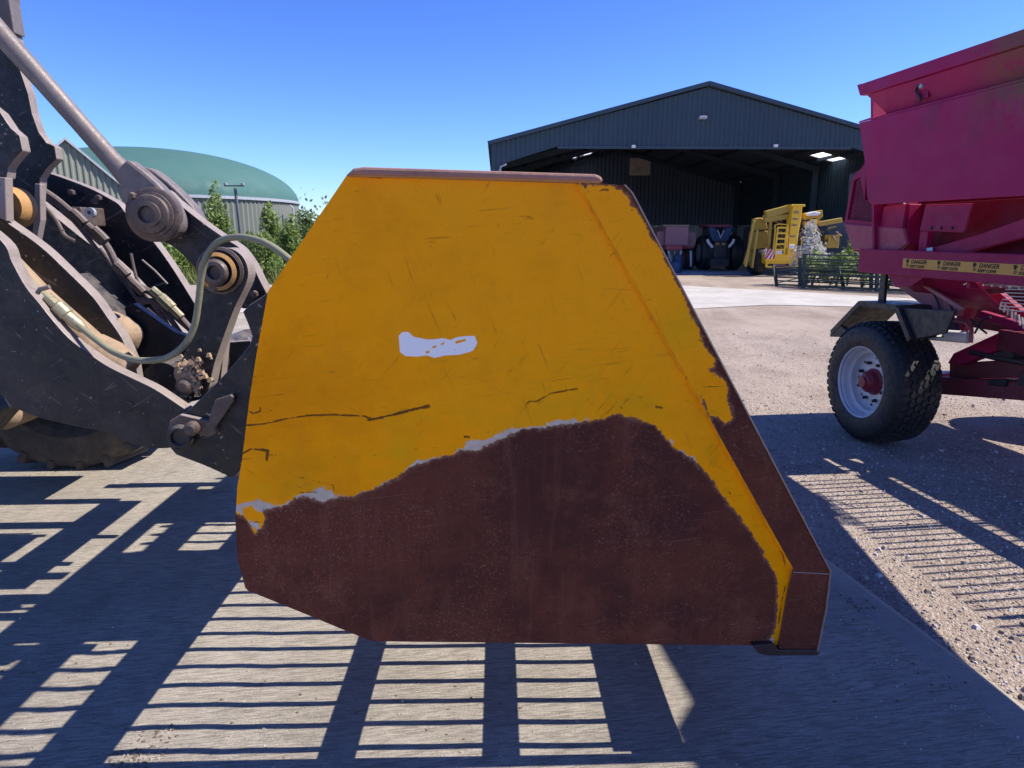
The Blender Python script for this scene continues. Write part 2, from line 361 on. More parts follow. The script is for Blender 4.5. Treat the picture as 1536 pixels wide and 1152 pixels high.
mc = MB(); rng = random.Random(21)
for (px_, py_, n__, sp_) in ((232, 1105, 40, .05), (205, 1135, 60, .05), (178, 1148, 30, .04), (1312, 905, 30, .06), (1300, 915, 20, .05), (60, 700, 60, .25), (150, 690, 60, .2), (1180, 930, 30, .12), (1250, 900, 40, .15), (700, 1080, 25, .25), (90, 1000, 30, .3), (430, 1050, 20, .3), (1400, 1010, 60, .2)):
    p = onZ(px_, py_)
    for i in range(n__):
        x, y = p.x + rng.gauss(0, sp_), p.y + rng.gauss(0, sp_ * .5); r = rng.uniform(.0015, .006); a = rng.random() * 6.28; ca, sa = math.cos(a), math.sin(a)
        if x < edge_x(y) - .02: mc.hexa([(x + r * (q[0] * ca * 1.4 - q[1] * sa), y + r * (q[0] * sa + q[1] * ca), r * (q[2] * .7 + .35)) for q in ico], rng.choice([0, 0, 1]))
tag(mc.build('dirt_crumbs', [flat('dry_soil', (.13, .10, .075), .95), flat('pale_soil', (.3, .26, .2), .95)]), 'crumbs of dried soil lying on the concrete slab', 'soil', kind='stuff')
# ================================================================== BUCKET
YB = 2.06; BW = 3.2
plate_px = [(520, 263), (868, 274), (872, 279), (1190, 853), (1182, 900), (1171, 968), (1130, 968), (560, 962), (545, 957), (480, 930), (372, 886), (368, 882), (357, 842), (353, 780), (356, 730), (363, 690), (374, 600), (385, 530), (402, 437)]
edge_px = [(868, 274), (905, 275), (937, 278), (948, 291), (1245, 857), (1238, 915), (1225, 977), (1168, 977), (1190, 853)]
rust_px = [(340, 762), (352, 768), (368, 776), (373, 787), (383, 799), (390, 792), (396, 779), (393, 766), (409, 762), (432, 756), (440, 746), (462, 745), (484, 753), (507, 744), (534, 744), (557, 734), (590, 718), (618, 700), (645, 691), (693, 676), (723, 673), (737, 665), (760, 655), (784, 645), (818, 641), (852, 636), (888, 630), (928, 622), (960, 629), (984, 640), (1007, 667), (1039, 690), (1063, 712), (1079, 736), (1095, 758), (1119, 788), (1143, 823), (1162, 858), (1167, 880), (1165, 931), (1163, 951), (1148, 963), (1130, 990), (340, 1000)]
primer_px = [[(340, 752), (356, 752), (380, 752), (409, 753), (425, 750), (442, 738), (462, 738), (478, 728), (500, 733), (507, 738), (534, 738), (562, 724), (590, 710), (618, 694), (645, 686), (693, 670), (698, 658), (730, 655), (760, 643), (784, 636), (818, 630), (852, 624), (862, 622), (872, 626), (928, 619), (928, 640), (818, 660), (690, 690), (560, 750), (470, 765), (396, 772), (402, 785), (388, 802), (376, 792), (368, 778), (352, 770), (340, 770)],
             [(998, 652), (1008, 655), (1020, 668), (1044, 688), (1050, 694), (1039, 700), (1006, 672)],
             [(1160, 945), (1166, 930), (1170, 950), (1158, 968), (1150, 965)]]
yellow_isl = [(364, 762), (378, 762), (392, 776), (392, 779), (372, 778)]
sticker_px = [(598, 504), (603, 498), (613, 498), (620, 505), (640, 509), (652, 509), (664, 507), (676, 510), (684, 506), (700, 504), (712, 504), (716, 514), (710, 526), (690, 532), (668, 533), (652, 537), (640, 533), (626, 535), (608, 534), (600, 528)]
holes_px = [[(682, 512), (698, 508), (700, 511), (684, 516)], [(648, 520), (656, 517), (654, 521), (649, 523)], [(660, 516), (666, 513), (667, 516), (661, 518)], [(638, 527), (645, 525), (644, 530), (639, 530)], [(681, 524), (684, 523), (683, 527)]]
# (points, half width, depth 0 dent .. 1 bare)
scratch = [([(368, 638), (395, 636), (430, 628), (463, 623), (500, 622), (545, 624), (556, 627)], 2.0, 1),
           ([(553, 630), (590, 622), (620, 614), (643, 609)], 3.4, 1),
           ([(361, 682), (375, 674), (390, 674), (402, 676), (400, 690)], 3.0, 1),
           ([(372, 616), (380, 620), (390, 617), (391, 611)], 1.8, 1),
           ([(380, 566), (416, 561)], .9, .6), ([(400, 617), (430, 612), (470, 609), (500, 611), (538, 614)], .8, .5),
           ([(405, 682), (450, 684), (500, 686), (560, 683), (590, 681)], .7, .7), ([(618, 674), (655, 671)], .9, .7),
           ([(448, 716), (475, 721), (500, 728), (502, 740)], 1.1, .9), ([(456, 716), (458, 730)], 1.4, .8), ([(440, 739), (475, 738)], 1, .9),
           ([(786, 610), (794, 602), (806, 602), (826, 590), (866, 583)], 1.6, 1), ([(850, 580), (851, 586)], .8, 1),
           ([(832, 343), (820, 357), (808, 372), (802, 392)], 1.1, .7), ([(722, 474), (745, 454), (762, 445), (775, 432)], .8, .5),
           ([(755, 449), (780, 460), (812, 474)], .8, .5), ([(506, 356), (495, 372), (494, 395), (492, 415), (484, 424)], 1.0, .6),
           ([(465, 445), (466, 470), (471, 500), (474, 560)], .6, .35), ([(472, 560), (474, 533), (500, 529), (540, 527)], 1.0, .45),
           ([(483, 314), (493, 318)], 1.2, .7), ([(535, 263), (555, 266), (575, 267)], 1.4, .9),
           ([(700, 470), (735, 478), (770, 496)], .6, .3), ([(905, 515), (960, 503)], .6, .3), ([(560, 540), (640, 552), (720, 549)], .5, .25),
           ([(697, 655), (704, 655)], 3, .9), ([(732, 638), (732, 650)], .8, .8), ([(735, 653), (742, 657)], 1.2, .9),
           ([(985, 610), (994, 612)], 2.6, .9), ([(960, 596), (961, 599)], 2, .8), ([(931, 610), (934, 612)], 2, .8), ([(890, 605), (893, 606)], 1.6, .8),
           ([(1094, 738), (1096, 741)], 2, .9), ([(860, 403), (862, 404)], 1.8, .6), ([(872, 400), (875, 401)], 1.2, .6), ([(1170, 826), (1174, 830), (1178, 850)], 1.6, .9),
           ([(1178, 880), (1172, 905), (1168, 935)], 1.7, .9), ([(1190, 866), (1184, 900), (1174, 950)], 1.5, .9), ([(366, 655), (366, 662)], 1.6, 1), ([(358, 783), (400, 783)], .8, 1)]
for i in range(60):   # chance nicks
    x, y = random.uniform(400, 1000), random.uniform(300, 690); l = random.uniform(1, 14); a = random.gauss(.1, .5)
    scratch.append(([(x, y), (x + l * math.cos(a), y + l * math.sin(a))], random.uniform(.4, 1.0), random.uniform(.2, .55)))
erust_px = [(860, 270), (870, 280), (880, 292), (890, 290), (884, 281), (898, 281), (914, 282), (931, 291), (941, 303), (938, 312), (952, 317), (955, 322), (963, 336), (968, 350), (975, 361), (987, 376), (995, 398), (1010, 423), (1025, 452), (1030, 474), (1041, 490), (1049, 508), (1054, 522), (1066, 538), (1067, 548), (1051, 549), (1066, 562), (1084, 573), (1088, 582), (1087, 598), (1091, 614), (1094, 627), (1088, 632), (1078, 622), (1064, 616), (1060, 600), (1050, 588), (1046, 592), (1160, 880), (1150, 990), (1260, 990), (1260, 850), (955, 280), (940, 266)]

def sdist(P, poly):
    """signed pixel distance, + inside"""
    A = np.array(poly, float); B = np.roll(A, -1, 0); d = np.full(len(P), 1e9); ins = np.zeros(len(P), bool)
    for a, b_ in zip(A, B):
        e = b_ - a; L = e @ e + 1e-9; t = np.clip(((P - a) @ e) / L, 0, 1); q = P - (a + t[:, None] * e); d = np.minimum(d, np.hypot(q[:, 0], q[:, 1]))
        c_ = (a[1] > P[:, 1]) != (b_[1] > P[:, 1]); xi = a[0] + (P[:, 1] - a[1]) * e[0] / (e[1] if abs(e[1]) > 1e-9 else 1e-9); ins ^= c_ & (P[:, 0] < xi)
    return np.where(ins, d, -d)
def sline(P, lines):
    out = np.full(len(P), -9.)
    for pts, w, dep in lines:
        d = np.full(len(P), 1e9)
        for i in range(len(pts) - 1):
            a, b_ = np.array(pts[i], float), np.array(pts[i + 1], float); e = b_ - a; L = e @ e + 1e-9
            t = np.clip(((P - a) @ e) / L, 0, 1); q = P - (a + t[:, None] * e); d = np.minimum(d, np.hypot(q[:, 0], q[:, 1]))
        out = np.maximum(out, np.clip(1 - d / (w * 1.35), -1, 1) * dep)
    return out
def dense_plate(name, poly, Y, t, mats, parent, step, attrs, bevel_px=0):
    """steel plate whose front is finely divided so that paint wear can be stored on it"""
    A = np.array(poly, float); x0, y0 = A.min(0); x1, y1 = A.max(0)
    gx, gy = np.meshgrid(np.arange(x0, x1, step), np.arange(y0, y1, step)); P = np.stack([gx.ravel(), gy.ravel()], 1)
    P = P + np.random.uniform(-.25, .25, P.shape) * step
    P = P[sdist(P, poly) > step * .55]
    rim = []
    for i in range(len(poly)):
        a, b_ = A[i], A[(i + 1) % len(poly)]; k = max(1, int(np.hypot(*(b_ - a)) / step))
        rim += [tuple(a + (b_ - a) * j / k) for j in range(k)]
    nr = len(rim); allp = [Vector(p) for p in rim] + [Vector(p) for p in P]
    vs, es, fs, *_ = delaunay_2d_cdt(allp, [(i, (i + 1) % nr) for i in range(nr)], [], 1, 1e-4)
    Q = np.array([tuple(v) for v in vs]); V = [tuple(onY(x, y, Y)) for x, y in Q]; k = len(V)
    V += [tuple(onY(x, y, Y) + Vector((0, t, 0))) for x, y in rim]
    F = [tuple(f) for f in fs]; mi = [0] * len(F)
    for i in range(nr):
        j = (i + 1) % nr; F.append((j, i, k + i, k + j)); mi.append(1)
    F.append(tuple(k + i for i in range(nr))); mi.append(1)
    me = mesh(V, F, mi)
    bm = bmesh.new(); bm.from_mesh(me); bmesh.ops.recalc_face_normals(bm, faces=bm.faces); bm.to_mesh(me); bm.free()
    Qf = np.vstack([Q, np.array(rim)])
    for nm, fn in attrs.items():
        a = me.attributes.new(nm, 'FLOAT', 'POINT'); a.data.foreach_set('value', fn(Qf).astype(np.float32))
    return link(name, me, mats, parent)

def worn_paint():
    m, nt, b = newmat('worn_yellow_paint_and_rust'); n = N(nt); v = n.coord()
    j1 = n.math('MULTIPLY', n.math('SUBTRACT', n.noise(70, 5, .75, v), .5), 14); j2 = n.math('MULTIPLY', n.math('SUBTRACT', n.noise(18, 4, .6, v), .5), 12)
    jj = n.math('ADD', j1, j2)
    rust = n.step(n.math('ADD', n.attr('rust'), jj), -1.2, 1.2)
    prim = n.step(n.math('ADD', n.attr('primer'), n.math('ADD', n.math('MULTIPLY', jj, 1.0), n.math('MULTIPLY', n.math('SUBTRACT', n.noise(9, 4, .7, v), .54), 30))), 1.8, 4.4)
    stick = n.step(n.math('ADD', n.attr('patch'), n.math('MULTIPLY', j1, .12)), -.5, .5)
    scr = n.attr('scratch'); sc = n.step(n.math('ADD', scr, n.math('ADD', n.math('MULTIPLY', n.math('SUBTRACT', n.noise(140, 3, .7, v), .5), .6), n.math('MULTIPLY', n.math('SUBTRACT', n.noise(26, 3, .7, v), .52), 1.5))), .40, .56)
    # paint
    p = n.mix(n.noise(2.6, 5, .6, v), (.97, .315, .0), (1.0, .37, .0))
    moss = n.math('MULTIPLY', n.step(n.noise(5, 6, .7, v), .42, .66), n.attr('moss'))
    p = n.mix(n.math('MULTIPLY', moss, .5), p, (.50, .33, .004))
    p = n.mix(n.math('MULTIPLY', n.step(n.noise(220, 2, .6, v), .70, .76), .35), p, (.35, .13, .02))
    hair = n.noise(1, 4, .7, n.coord((3, 3, 95), (0, R(4), 0)), 1.2); p = n.mix(n.math('MULTIPLY', n.step(hair, .66, .74), .22), p, (.5, .22, .02))
    smear = n.noise(1, 5, .6, n.coord((9, 9, 1.6)), .8); p = n.mix(n.math('MULTIPLY', n.step(smear, .52, .75), .25), p, (.62, .27, .02))
    stain = n.math('MULTIPLY', n.step(n.noise(1.7, 6, .72, v), .46, .66), .5); p = n.mix(stain, p, (.66, .19, .0))
    dd = n.math('MULTIPLY', n.step(n.noise(11, 7, .8, v), .56, .70), .4); p = n.mix(dd, p, (.50, .19, .0))
    fade = n.step(n.noise(1.1, 3, .5, v), .35, .7); p = n.mix(n.math('MULTIPLY', fade, .35), p, (.98, .44, .01))
    for ro, sc_, th_ in ((.9, 90, .655), (-.5, 110, .665), (.15, 120, .65), (-1.2, 100, .67), (.05, 60, .67)):
        ln = n.noise(1, 3, .6, n.coord((4, 4, sc_), (0, ro, 0)), 1.6); gate_ = n.step(n.noise(2.3 + ro, 3, .6, v), .5, .6)
        p = n.mix(n.math('MULTIPLY', n.math('MULTIPLY', n.step(ln, th_, th_ + .04), gate_), .6), p, (.34, .11, .005))
    # rust
    r = n.mix(n.noise(8, 6, .65, v), (.098, .029, .019), (.155, .050, .030))
    r = n.mix(n.math('MULTIPLY', n.step(n.noise(2.2, 6, .68, v), .44, .62), .65), r, (.052, .020, .019)); r = n.mix(n.math('MULTIPLY', n.step(n.noise(5.5, 6, .75, v), .52, .68), .45), r, (.19, .075, .045))
    rs = n.noise(1, 3, .6, n.coord((3, 3, 120), (0, .12, 0)), 1.6); r = n.mix(n.math('MULTIPLY', n.step(rs, .67, .71), .5), r, (.25, .13, .09))
    fl = n.math('MULTIPLY', n.step(n.noise(130, 4, .8, v), .56, .64), n.step(n.noise(3.5, 5, .7, v), .40, .62))
    r = n.mix(n.math('MULTIPLY', fl, .6), r, (.33, .17, .12)); r = n.mix(n.math('MULTIPLY', n.step(n.noise(60, 5, .8, v), .5, .7), .5), r, (.045, .018, .016))
    drip = n.noise(1, 4, .6, n.coord((26, 26, 2.2)), .5); r = n.mix(n.math('MULTIPLY', n.step(drip, .55, .7), .3), r, (.17, .07, .05))
    halo = n.math('MULTIPLY', n.step(n.math('ABSOLUTE', n.math('ADD', n.attr('rust'), n.math('MULTIPLY', jj, 1.4))), 1, 6, 1, 0), .5)
    c = n.mix(prim, p, n.mix(n.noise(30, 4, .7, v), (.36, .26, .17), (.72, .66, .56)))
    rr = n.mix(halo, r, (.30, .15, .09))
    c = n.mix(rust, c, rr)
    c = n.mix(stick, c, (.86, .86, .85))
    bare = n.mix(n.noise(60, 3), (.012, .006, .006), (.04, .02, .018))
    c = n.mix(n.math('MULTIPLY', sc, n.math('ADD', n.math('MULTIPLY', n.math('MAXIMUM', scr, 0), .72), .28)), c, bare)
    n.put(b.inputs['Base Color'], c)
    rgh = n.step(n.noise(14, 4, .6, v), .3, .7, .20, .34)
    rmix = n.new('ShaderNodeMix', data_type='FLOAT'); nt.links.new(rust, rmix.inputs[0]); nt.links.new(rgh, rmix.inputs[2]); rmix.inputs[3].default_value = .72
    nt.links.new(rmix.outputs[0], b.inputs['Roughness']); n.put(b.inputs['Specular IOR Level'], n.step(rust, 0, 1, .09, .08))
    h = n.math('SUBTRACT', n.math('MULTIPLY', n.math('SUBTRACT', 1, rust), 1.), n.math('MULTIPLY', sc, 1.3))
    nb = n.bump(h, .55, .0012)
    nb = n.bump(n.noise(2.2, 3, .45, v), .55, .02, nb)                    # gentle oil canning of the plate
    nb = n.bump(n.math('MULTIPLY', n.noise(160, 4, .7, v), n.math('ADD', rust, .12)), .45, .003, nb)
    n.put(b.inputs['Normal'], nb); return m
M['worn'] = worn_paint()
def a_primer(P):
    d = np.maximum.reduce([sdist(P, q) for q in primer_px]); return np.minimum(d, -sdist(P, yellow_isl))
def a_patch(P):
    d = sdist(P, sticker_px)
    for h in holes_px: d = np.minimum(d, -sdist(P, h))
    return d
def a_moss(P):
    m_ = np.zeros(len(P))
    for x, y, rx, ry, a in [(880, 600, 190, 60, 1), (640, 680, 120, 30, 1), (450, 735, 90, 22, 1), (1080, 690, 60, 40, .8), (880, 560, 160, 90, .8), (700, 640, 130, 40, 1), (1010, 480, 60, 90, .9), (520, 700, 120, 35, .7), (960, 400, 40, 60, .5), (700, 330, 200, 60, .2)]:
        m_ = np.maximum(m_, a * np.exp(-(((P[:, 0] - x) / rx) ** 2 + ((P[:, 1] - y) / ry) ** 2)))
    return m_
base = onY(1100, 968, YB)
bk = thing('loader_bucket', (.3, YB + BW / 2, base.z - .03), 'large yellow loader bucket with scraped paint, its lower half worn to brown rust', 'bucket')
low = lambda P: np.maximum(sdist(P, rust_px), -200)
o = dense_plate('side_plate', plate_px, YB, .02, [M['worn'], M['rust']], bk, 1.8,
                dict(rust=low, primer=a_primer, patch=a_patch, scratch=lambda P: sline(P, scratch), moss=a_moss))
tag(o, 'near side plate, yellow above and rusty below with a torn white sticker')
ed_scr = [([(900, 286), (906, 284), (912, 285)], 2, .9), ([(1040, 560), (1060, 590)], .8, .3), ([(1054, 580), (1086, 580)], .7, .9), ([(930, 312), (950, 315)], 1, .8), ([(1186, 858), (1244, 861)], .6, .3),
          ([(1048, 510), (1054, 512)], 1.5, .8)]
for i in range(16):
    y = random.uniform(330, 600); x = 950 + (y - 290) * .525 - random.uniform(8, 60); scr_l = random.uniform(2, 9); ed_scr.append(([(x, y), (x + scr_l * .5, y + scr_l)], .7, .4))
o = dense_plate('edge_plate', edge_px, YB - .016, .034, [M['worn'], M['rust']], bk, 1.8,
                dict(rust=lambda P: sdist(P, erust_px) - 4, primer=lambda P: np.full(len(P), -30.), patch=lambda P: np.full(len(P), -30.), scratch=lambda P: sline(P, ed_scr), moss=a_moss))
tag(o, 'reinforcing edge plate, yellow at the top and bare rust below')
# weld bead along the joint, light chamfer on the outer edge, bend line
mb = MB(); rng = random.Random(5)
pp = [onY(869 + (1190 - 869) * t, 276 + (853 - 276) * t, YB - .006) for t in np.linspace(0, 1, 110)]
mb.tube([p + Vector((rng.gauss(0, .0012), 0, rng.gauss(0, .0012))) for p in pp], [.0075 + rng.gauss(0, .001) for _ in pp], 8)
mb.tube([onY(1190 - 19 * t, 853 + 115 * t, YB - .006) for t in np.linspace(0, 1, 22)], .006, 8)
mb.build('weld_bead', painted('weld_paint', (.86, .32, .002), .5, 0, (.25, .08, .03), .5, 16, .3, (.10, .035, .02), .5, 40, spec=.15), bk, smooth=True)
cut = MB()
path = [onY(x, y, YB - .019) for x, y in [(937, 277), (949, 290), (1246, 857), (1239, 915), (1226, 977)]]
for a, b_ in zip(path[:-1], path[1:]): cut.bar(a, b_, .004, .006, (0, 1, 0))
a, b_ = onY(1190, 858, YB - .017), onY(1245, 861, YB - .017); cut.bar(a, b_, .003, .003, (0, 1, 0))
cut.build('pale_edge', painted('pale_edge', (.34, .26, .23), .45, .4, (.2, .1, .08), .5, 30, .3), bk)  # thin paler bars along the outer edge and the bend
# skeleton: bars that follow the profile of back and floor
prof_px = [(523, 266), (406, 438), (378, 600), (360, 740), (374, 880), (562, 955), (1112, 960)]
prof = [onY(x, y, YB) for x, y in prof_px]
prof2d = [(p.x, p.z) for p in prof]
def pinset(dist):
    """profile pushed inward by dist"""
    out = []
    for i, p in enumerate(prof2d):
        a = prof2d[max(0, i - 1)]; b_ = prof2d[min(len(prof2d) - 1, i + 1)]; t = Vector((b_[0] - a[0], b_[1] - a[1])).normalized()
        out.append((p[0] - t.y * dist, p[1] + t.x * dist))
    return out
inner = pinset(.045)
barmesh = None
ys = []; y = YB + .067
while y < YB + BW - .08: ys.append(y); y += .1225
for i, y in enumerate(ys):
    if barmesh is None or i % 5 == 0:
        mb = MB(); fine = []
        for k in range(len(prof2d) - 1):
            nseg = 10
            for s_ in range(nseg): 
                t = s_ / nseg; fine.append(tuple(prof2d[k][q] * (1 - t) + prof2d[k + 1][q] * t for q in (0, 1)) + tuple(inner[k][q] * (1 - t) + inner[k + 1][q] * t for q in (0, 1)))
        fine.append(prof2d[-1] + inner[-1]); k0 = 0; ph = rng.uniform(0, 6)
        for j, (ox, oz, ix, iz) in enumerate(fine):
            wv = .004 * math.sin(j * .55 + ph) + .002 * math.sin(j * 1.7 + ph * 2)
            k = len(mb.v); mb.v += [(ox, -.014 + wv, oz), (ox, .014 + wv, oz), (ix, .014 + wv, iz), (ix, -.014 + wv, iz)]
            if j:
                for q in range(4): mb.f.append((k - 4 + q, k - 4 + (q + 1) % 4, k + (q + 1) % 4, k + q)); mb.m.append(0)
        o = mb.build('bar', M['rust'], bk); barmesh = o.data
    else:
        o = bpy.data.objects.new('bar', barmesh); COL.objects.link(o); o.parent = bk; o.matrix_parent_inverse = bk.matrix_basis.inverted() if False else Matrix.Translation(-bk.location)
    o.location = (0, y, 0)
def interp(px):  # point on the profile plane
    p = onY(px[0], px[1], YB); return Vector((p.x, 0, p.z))
def strip_panel(name, a, b_, t, nrm, m_=None, y0=YB + .02, y1=YB + BW - .02):
    a, b_ = Vector(a), Vector(b_); nv = Vector(nrm).normalized() * t
    return MB().prism([(a.x, y0, a.z), (b_.x, y0, b_.z), (b_.x + nv.x, y0, b_.z + nv.z), (a.x + nv.x, y0, a.z + nv.z)], (0, y1 - y0, 0)).build(name, m_ or M['rust'], bk)
q0, q1, q2, q3, q4, q5, q6 = [Vector((p[0], 0, p[1])) for p in inner]
strip_panel('top_panel', q0, q1, .012, (.8, 0, -.6)); strip_panel('back_panel', q1, q1.lerp(q2, .8), .012, (1, 0, .1))
strip_panel('lower_panel', q3, q4, .012, (1, 0, 0))
zf = q5.z
for xa, xb in ((-.175, -.05), (.405, .53)): strip_panel('floor_rib', (xa, 0, zf), (xb, 0, zf), .012, (0, 0, 1))
strip_panel('cutting_plate', (.80, 0, base.z - .004), (1.015, 0, base.z - .026), .028, (0, 0, 1), None, YB + .03, YB + BW)
# wear shoe under the near corner, top roll
def px3(pts, Y): return [onY(x, y, Y) for x, y in pts]
MB().prism(px3([(1128, 968), (1160, 966), (1168, 975), (1226, 975), (1232, 979), (1226, 984), (1150, 984), (1138, 981)], YB - .022), (0, .09, 0)).build('wear_shoe', painted('bare_shoe', (.05, .03, .028), .5, .3, (.12, .07, .05), .4, 12, .3), bk, bevel=.004)
mb = MB(); a, b_ = onY(527, 257, YB + .015), onY(897, 268, YB + .015); dx = (b_ - a)
mb.prism([onY(x, y, YB - .012) for x, y in [(517, 264), (530, 252), (545, 250), (893, 261), (903, 265), (905, 273), (898, 276)]], (0, .05, 0))
mb.build('top_roll', M['rust_top'], bk, bevel=.010)
MB().prism([onY(x, y, YB - .016) for x, y in [(522, 262), (700, 266), (900, 272), (900, 275), (700, 269), (524, 265)]], (0, .03, 0)).build('top_weld', painted('weld_orange', (.5, .2, .02), .5, 0, (.2, .08, .04), .6, 16, .4), bk)
# far side plate and top beam along the width
fp = [onY(x, y, YB) + Vector((0, BW, 0)) for x, y in plate_px[:1] + [(905, 274), (937, 278), (948, 291), (1245, 857), (1225, 977)] + plate_px[6:]]
MB().prism(fp, (0, .03, 0)).build('far_side_plate', painted('inner_rust_yellow', (.45, .2, .03), .6, 0, (.12, .05, .035), .7, 2, .3), bk)
MB().tube([(q0.x + .02, YB + .04, q0.z - .02), (q0.x + .02, YB + BW, q0.z - .02)], .03, 12).build('top_beam', M['rust'], bk, smooth=True)
xa = onY(946, 292, YB); 

# ================================================================== WHEEL LOADER (left)
ld = thing('wheel_loader', (-3.3, 3.75, 0), 'black front linkage, lift arms and front wheel of a wheel loader carrying the yellow bucket', 'wheel loader')
LM = [M['loader'], M['loader_edge']]
def plate(name, pts, Y, t, parent=ld, mats=LM, bevel=.006, **k):
    return MB().prism(px3(pts, Y), (0, t, 0), 0, 1).build(name, mats, parent, bevel=bevel, **k)
def curve_px(pts, n_=5): 
    P = smoothpath([(x, y, 0) for x, y in pts], n_); return [(p.x, p.y) for p in P]
# near lift arm: outer and inner cheek
topA = curve_px([(-160, 250), (-80, 300), (0, 359), (18, 393), (38, 429), (59, 455), (77, 478), (103, 507), (133, 530), (165, 551), (207, 571), (233, 584), (262, 603), (284, 618)])
botA = curve_px([(284, 640), (262, 668), (240, 673), (206, 669), (177, 657), (153, 647), (118, 641), (59, 627), (18, 610), (0, 592), (-60, 560), (-160, 520)])
arm = plate('lift_arm', topA + botA, 3.0, .07)
plate('lift_arm', curve_px([(-160, 205), (-60, 280), (0, 326), (59, 368), (103, 409), (139, 445), (160, 474), (182, 506), (200, 545)]) + [(205, 575), (180, 572)] + curve_px([(140, 540), (90, 480), (40, 430), (0, 400), (-160, 330)]), 3.22, .075)
# far lift arm, two cheeks
plate('lift_arm', curve_px([(-80, 180), (0, 262), (56, 303), (118, 353), (165, 389), (207, 430), (240, 472), (280, 508)]) + [(285, 560), (250, 600)] + curve_px([(215, 560), (170, 490), (120, 450), (60, 410), (-80, 330)]), 4.05, .10)
plate('lift_arm', curve_px([(-80, 225), (0, 240), (66, 257), (130, 280), (165, 298), (180, 308), (196, 329), (220, 350), (246, 383), (268, 416), (294, 458)]) + [(330, 560), (290, 590), (255, 545)] + curve_px([(225, 490), (165, 420), (100, 350), (40, 300), (-80, 280)]), 4.45, .09)
MB().prism(px3([(-40, 560), (60, 600), (150, 640), (60, 625), (-40, 600)], 4.5), (0, .5, 0)).build('arm_web', M['loader'], ld)
# crossmember between the arms
MB().tube([onY(244, 574, 3.3), onY(244, 574, 3.3) + Vector((0, 1.2, 0))], .10, 28).build('cross_tube', M['loader'], ld, smooth=True)
plate('cross_plate', [(186, 462), (200, 455), (262, 498), (300, 510), (312, 590), (250, 622), (198, 580), (208, 540), (196, 500)], 3.55, .05, bevel=.004)
plate('cross_plate', [(318, 515), (376, 511), (374, 560), (330, 600), (300, 600)], 3.9, .05, bevel=.004)
# upright bell crank (dark, top left)
plate('bell_crank', [(-60, -40), (-2, -40), (6, 0), (14, 22), (24, 60), (30, 105), (42, 140), (48, 170), (58, 198), (70, 214), (82, 219), (85, 238), (70, 252), (60, 268), (58, 300), (57, 330), (52, 362), (44, 372), (-60, 330)], 3.62, .06)
plate('bell_crank', [(-60, 120), (-10, 160), (0, 168), (16, 192), (29, 203), (34, 226), (22, 238), (12, 252), (10, 268), (-60, 268)], 3.25, .06)
plate('crank_brace', [(52, 275), (60, 276), (61, 330), (54, 366), (47, 362), (51, 325)], 3.59, .045, mats=[M['loader_edge'], M['loader_edge']], bevel=.003)
mb = MB(); mb.lathe(onY(5, 310, 3.36), (0, 1, 0), [(.02, 0), (.085, 0), (.095, .02), (.095, .10)], 32); mb.build('crank_boss', M['orange_seal'], ld, smooth=True)
MB().prism(px3([(-60, 262), (8, 266), (10, 332), (-60, 300)], 3.2), (0, .05, 0)).build('crank_plate', M['loader_edge'], ld, bevel=.004)
plate('upper_link', [(-60, -60), (10, -60), (14, 0), (22, 50), (-10, 40), (-60, 0)], 3.6, .08, mats=[M['rod'], M['rod']])
# tilt rod with clevis
mb = MB(); axis = [(-60, -20), (0, 50), (60, 117), (120, 185), (172, 244), (200, 272)]
mb.tube([onY(x, y, 3.47) for x, y in axis], [.050, .047, .044, .042, .044, .06], 24)
tr = mb.build('tilt_rod', M['rod'], ld, smooth=True)
plate('clevis', curve_px([(176, 252), (190, 240), (206, 250), (228, 268), (246, 286), (262, 306), (271, 330), (268, 348), (252, 358), (232, 356), (212, 348), (198, 330), (186, 308), (177, 288)], 4)[:-1], 3.40, .09, mats=[M['rod'], M['rod']], bevel=.02)
plate('clevis', curve_px([(200, 250), (222, 252), (246, 268), (270, 290), (290, 312), (300, 332), (298, 340), (284, 338), (262, 318), (240, 296), (215, 275)], 4)[:-1], 3.66, .10, mats=[M['rod'], M['rod']], bevel=.018)
# coupler link between clevis and bucket coupler
plate('tilt_link', curve_px([(212, 300), (240, 283), (262, 300), (284, 318), (310, 338), (336, 356), (360, 372), (378, 396), (390, 420), (402, 443)]) + curve_px([(386, 458), (366, 463), (352, 456), (330, 440), (300, 410), (262, 372), (228, 356), (212, 345), (205, 322)]), 3.52, .10)
def pinstack(name, px_, Y, rings, m_, parent=ld):
    """stepped washers and a recessed pin end; rings = (radius_m, dist towards camera)"""
    c = onY(px_[0], px_[1], Y); mb = MB(); mb.lathe(c, (0, -1, 0), rings, 40); return mb.build(name, m_, parent, smooth=True, auto=30)
pinstack('pivot_pin', (231, 322), 3.40, [(.128, -.02), (.128, .014), (.120, .020), (.105, .022), (.105, .034), (.092, .038), (.088, .050), (.075, .054), (.060, .056), (.060, .070), (.040, .074), (.036, .052), (.0, .050)], M['pin'])
plate('pin_keeper', [(192, 290), (203, 286), (214, 296), (238, 300), (252, 318), (244, 334), (214, 322), (198, 306)], 3.385, .012, mats=[M['pin'], M['pin']], bevel=.002)
for x, y in ((199, 294), (207, 305)):
    MB().lathe(onY(x, y, 3.37), (0, 1, 0), [(0, -.02), (.014, -.02), (.018, -.01), (.018, .02)], 6).build('bolt', M['pin'], ld)
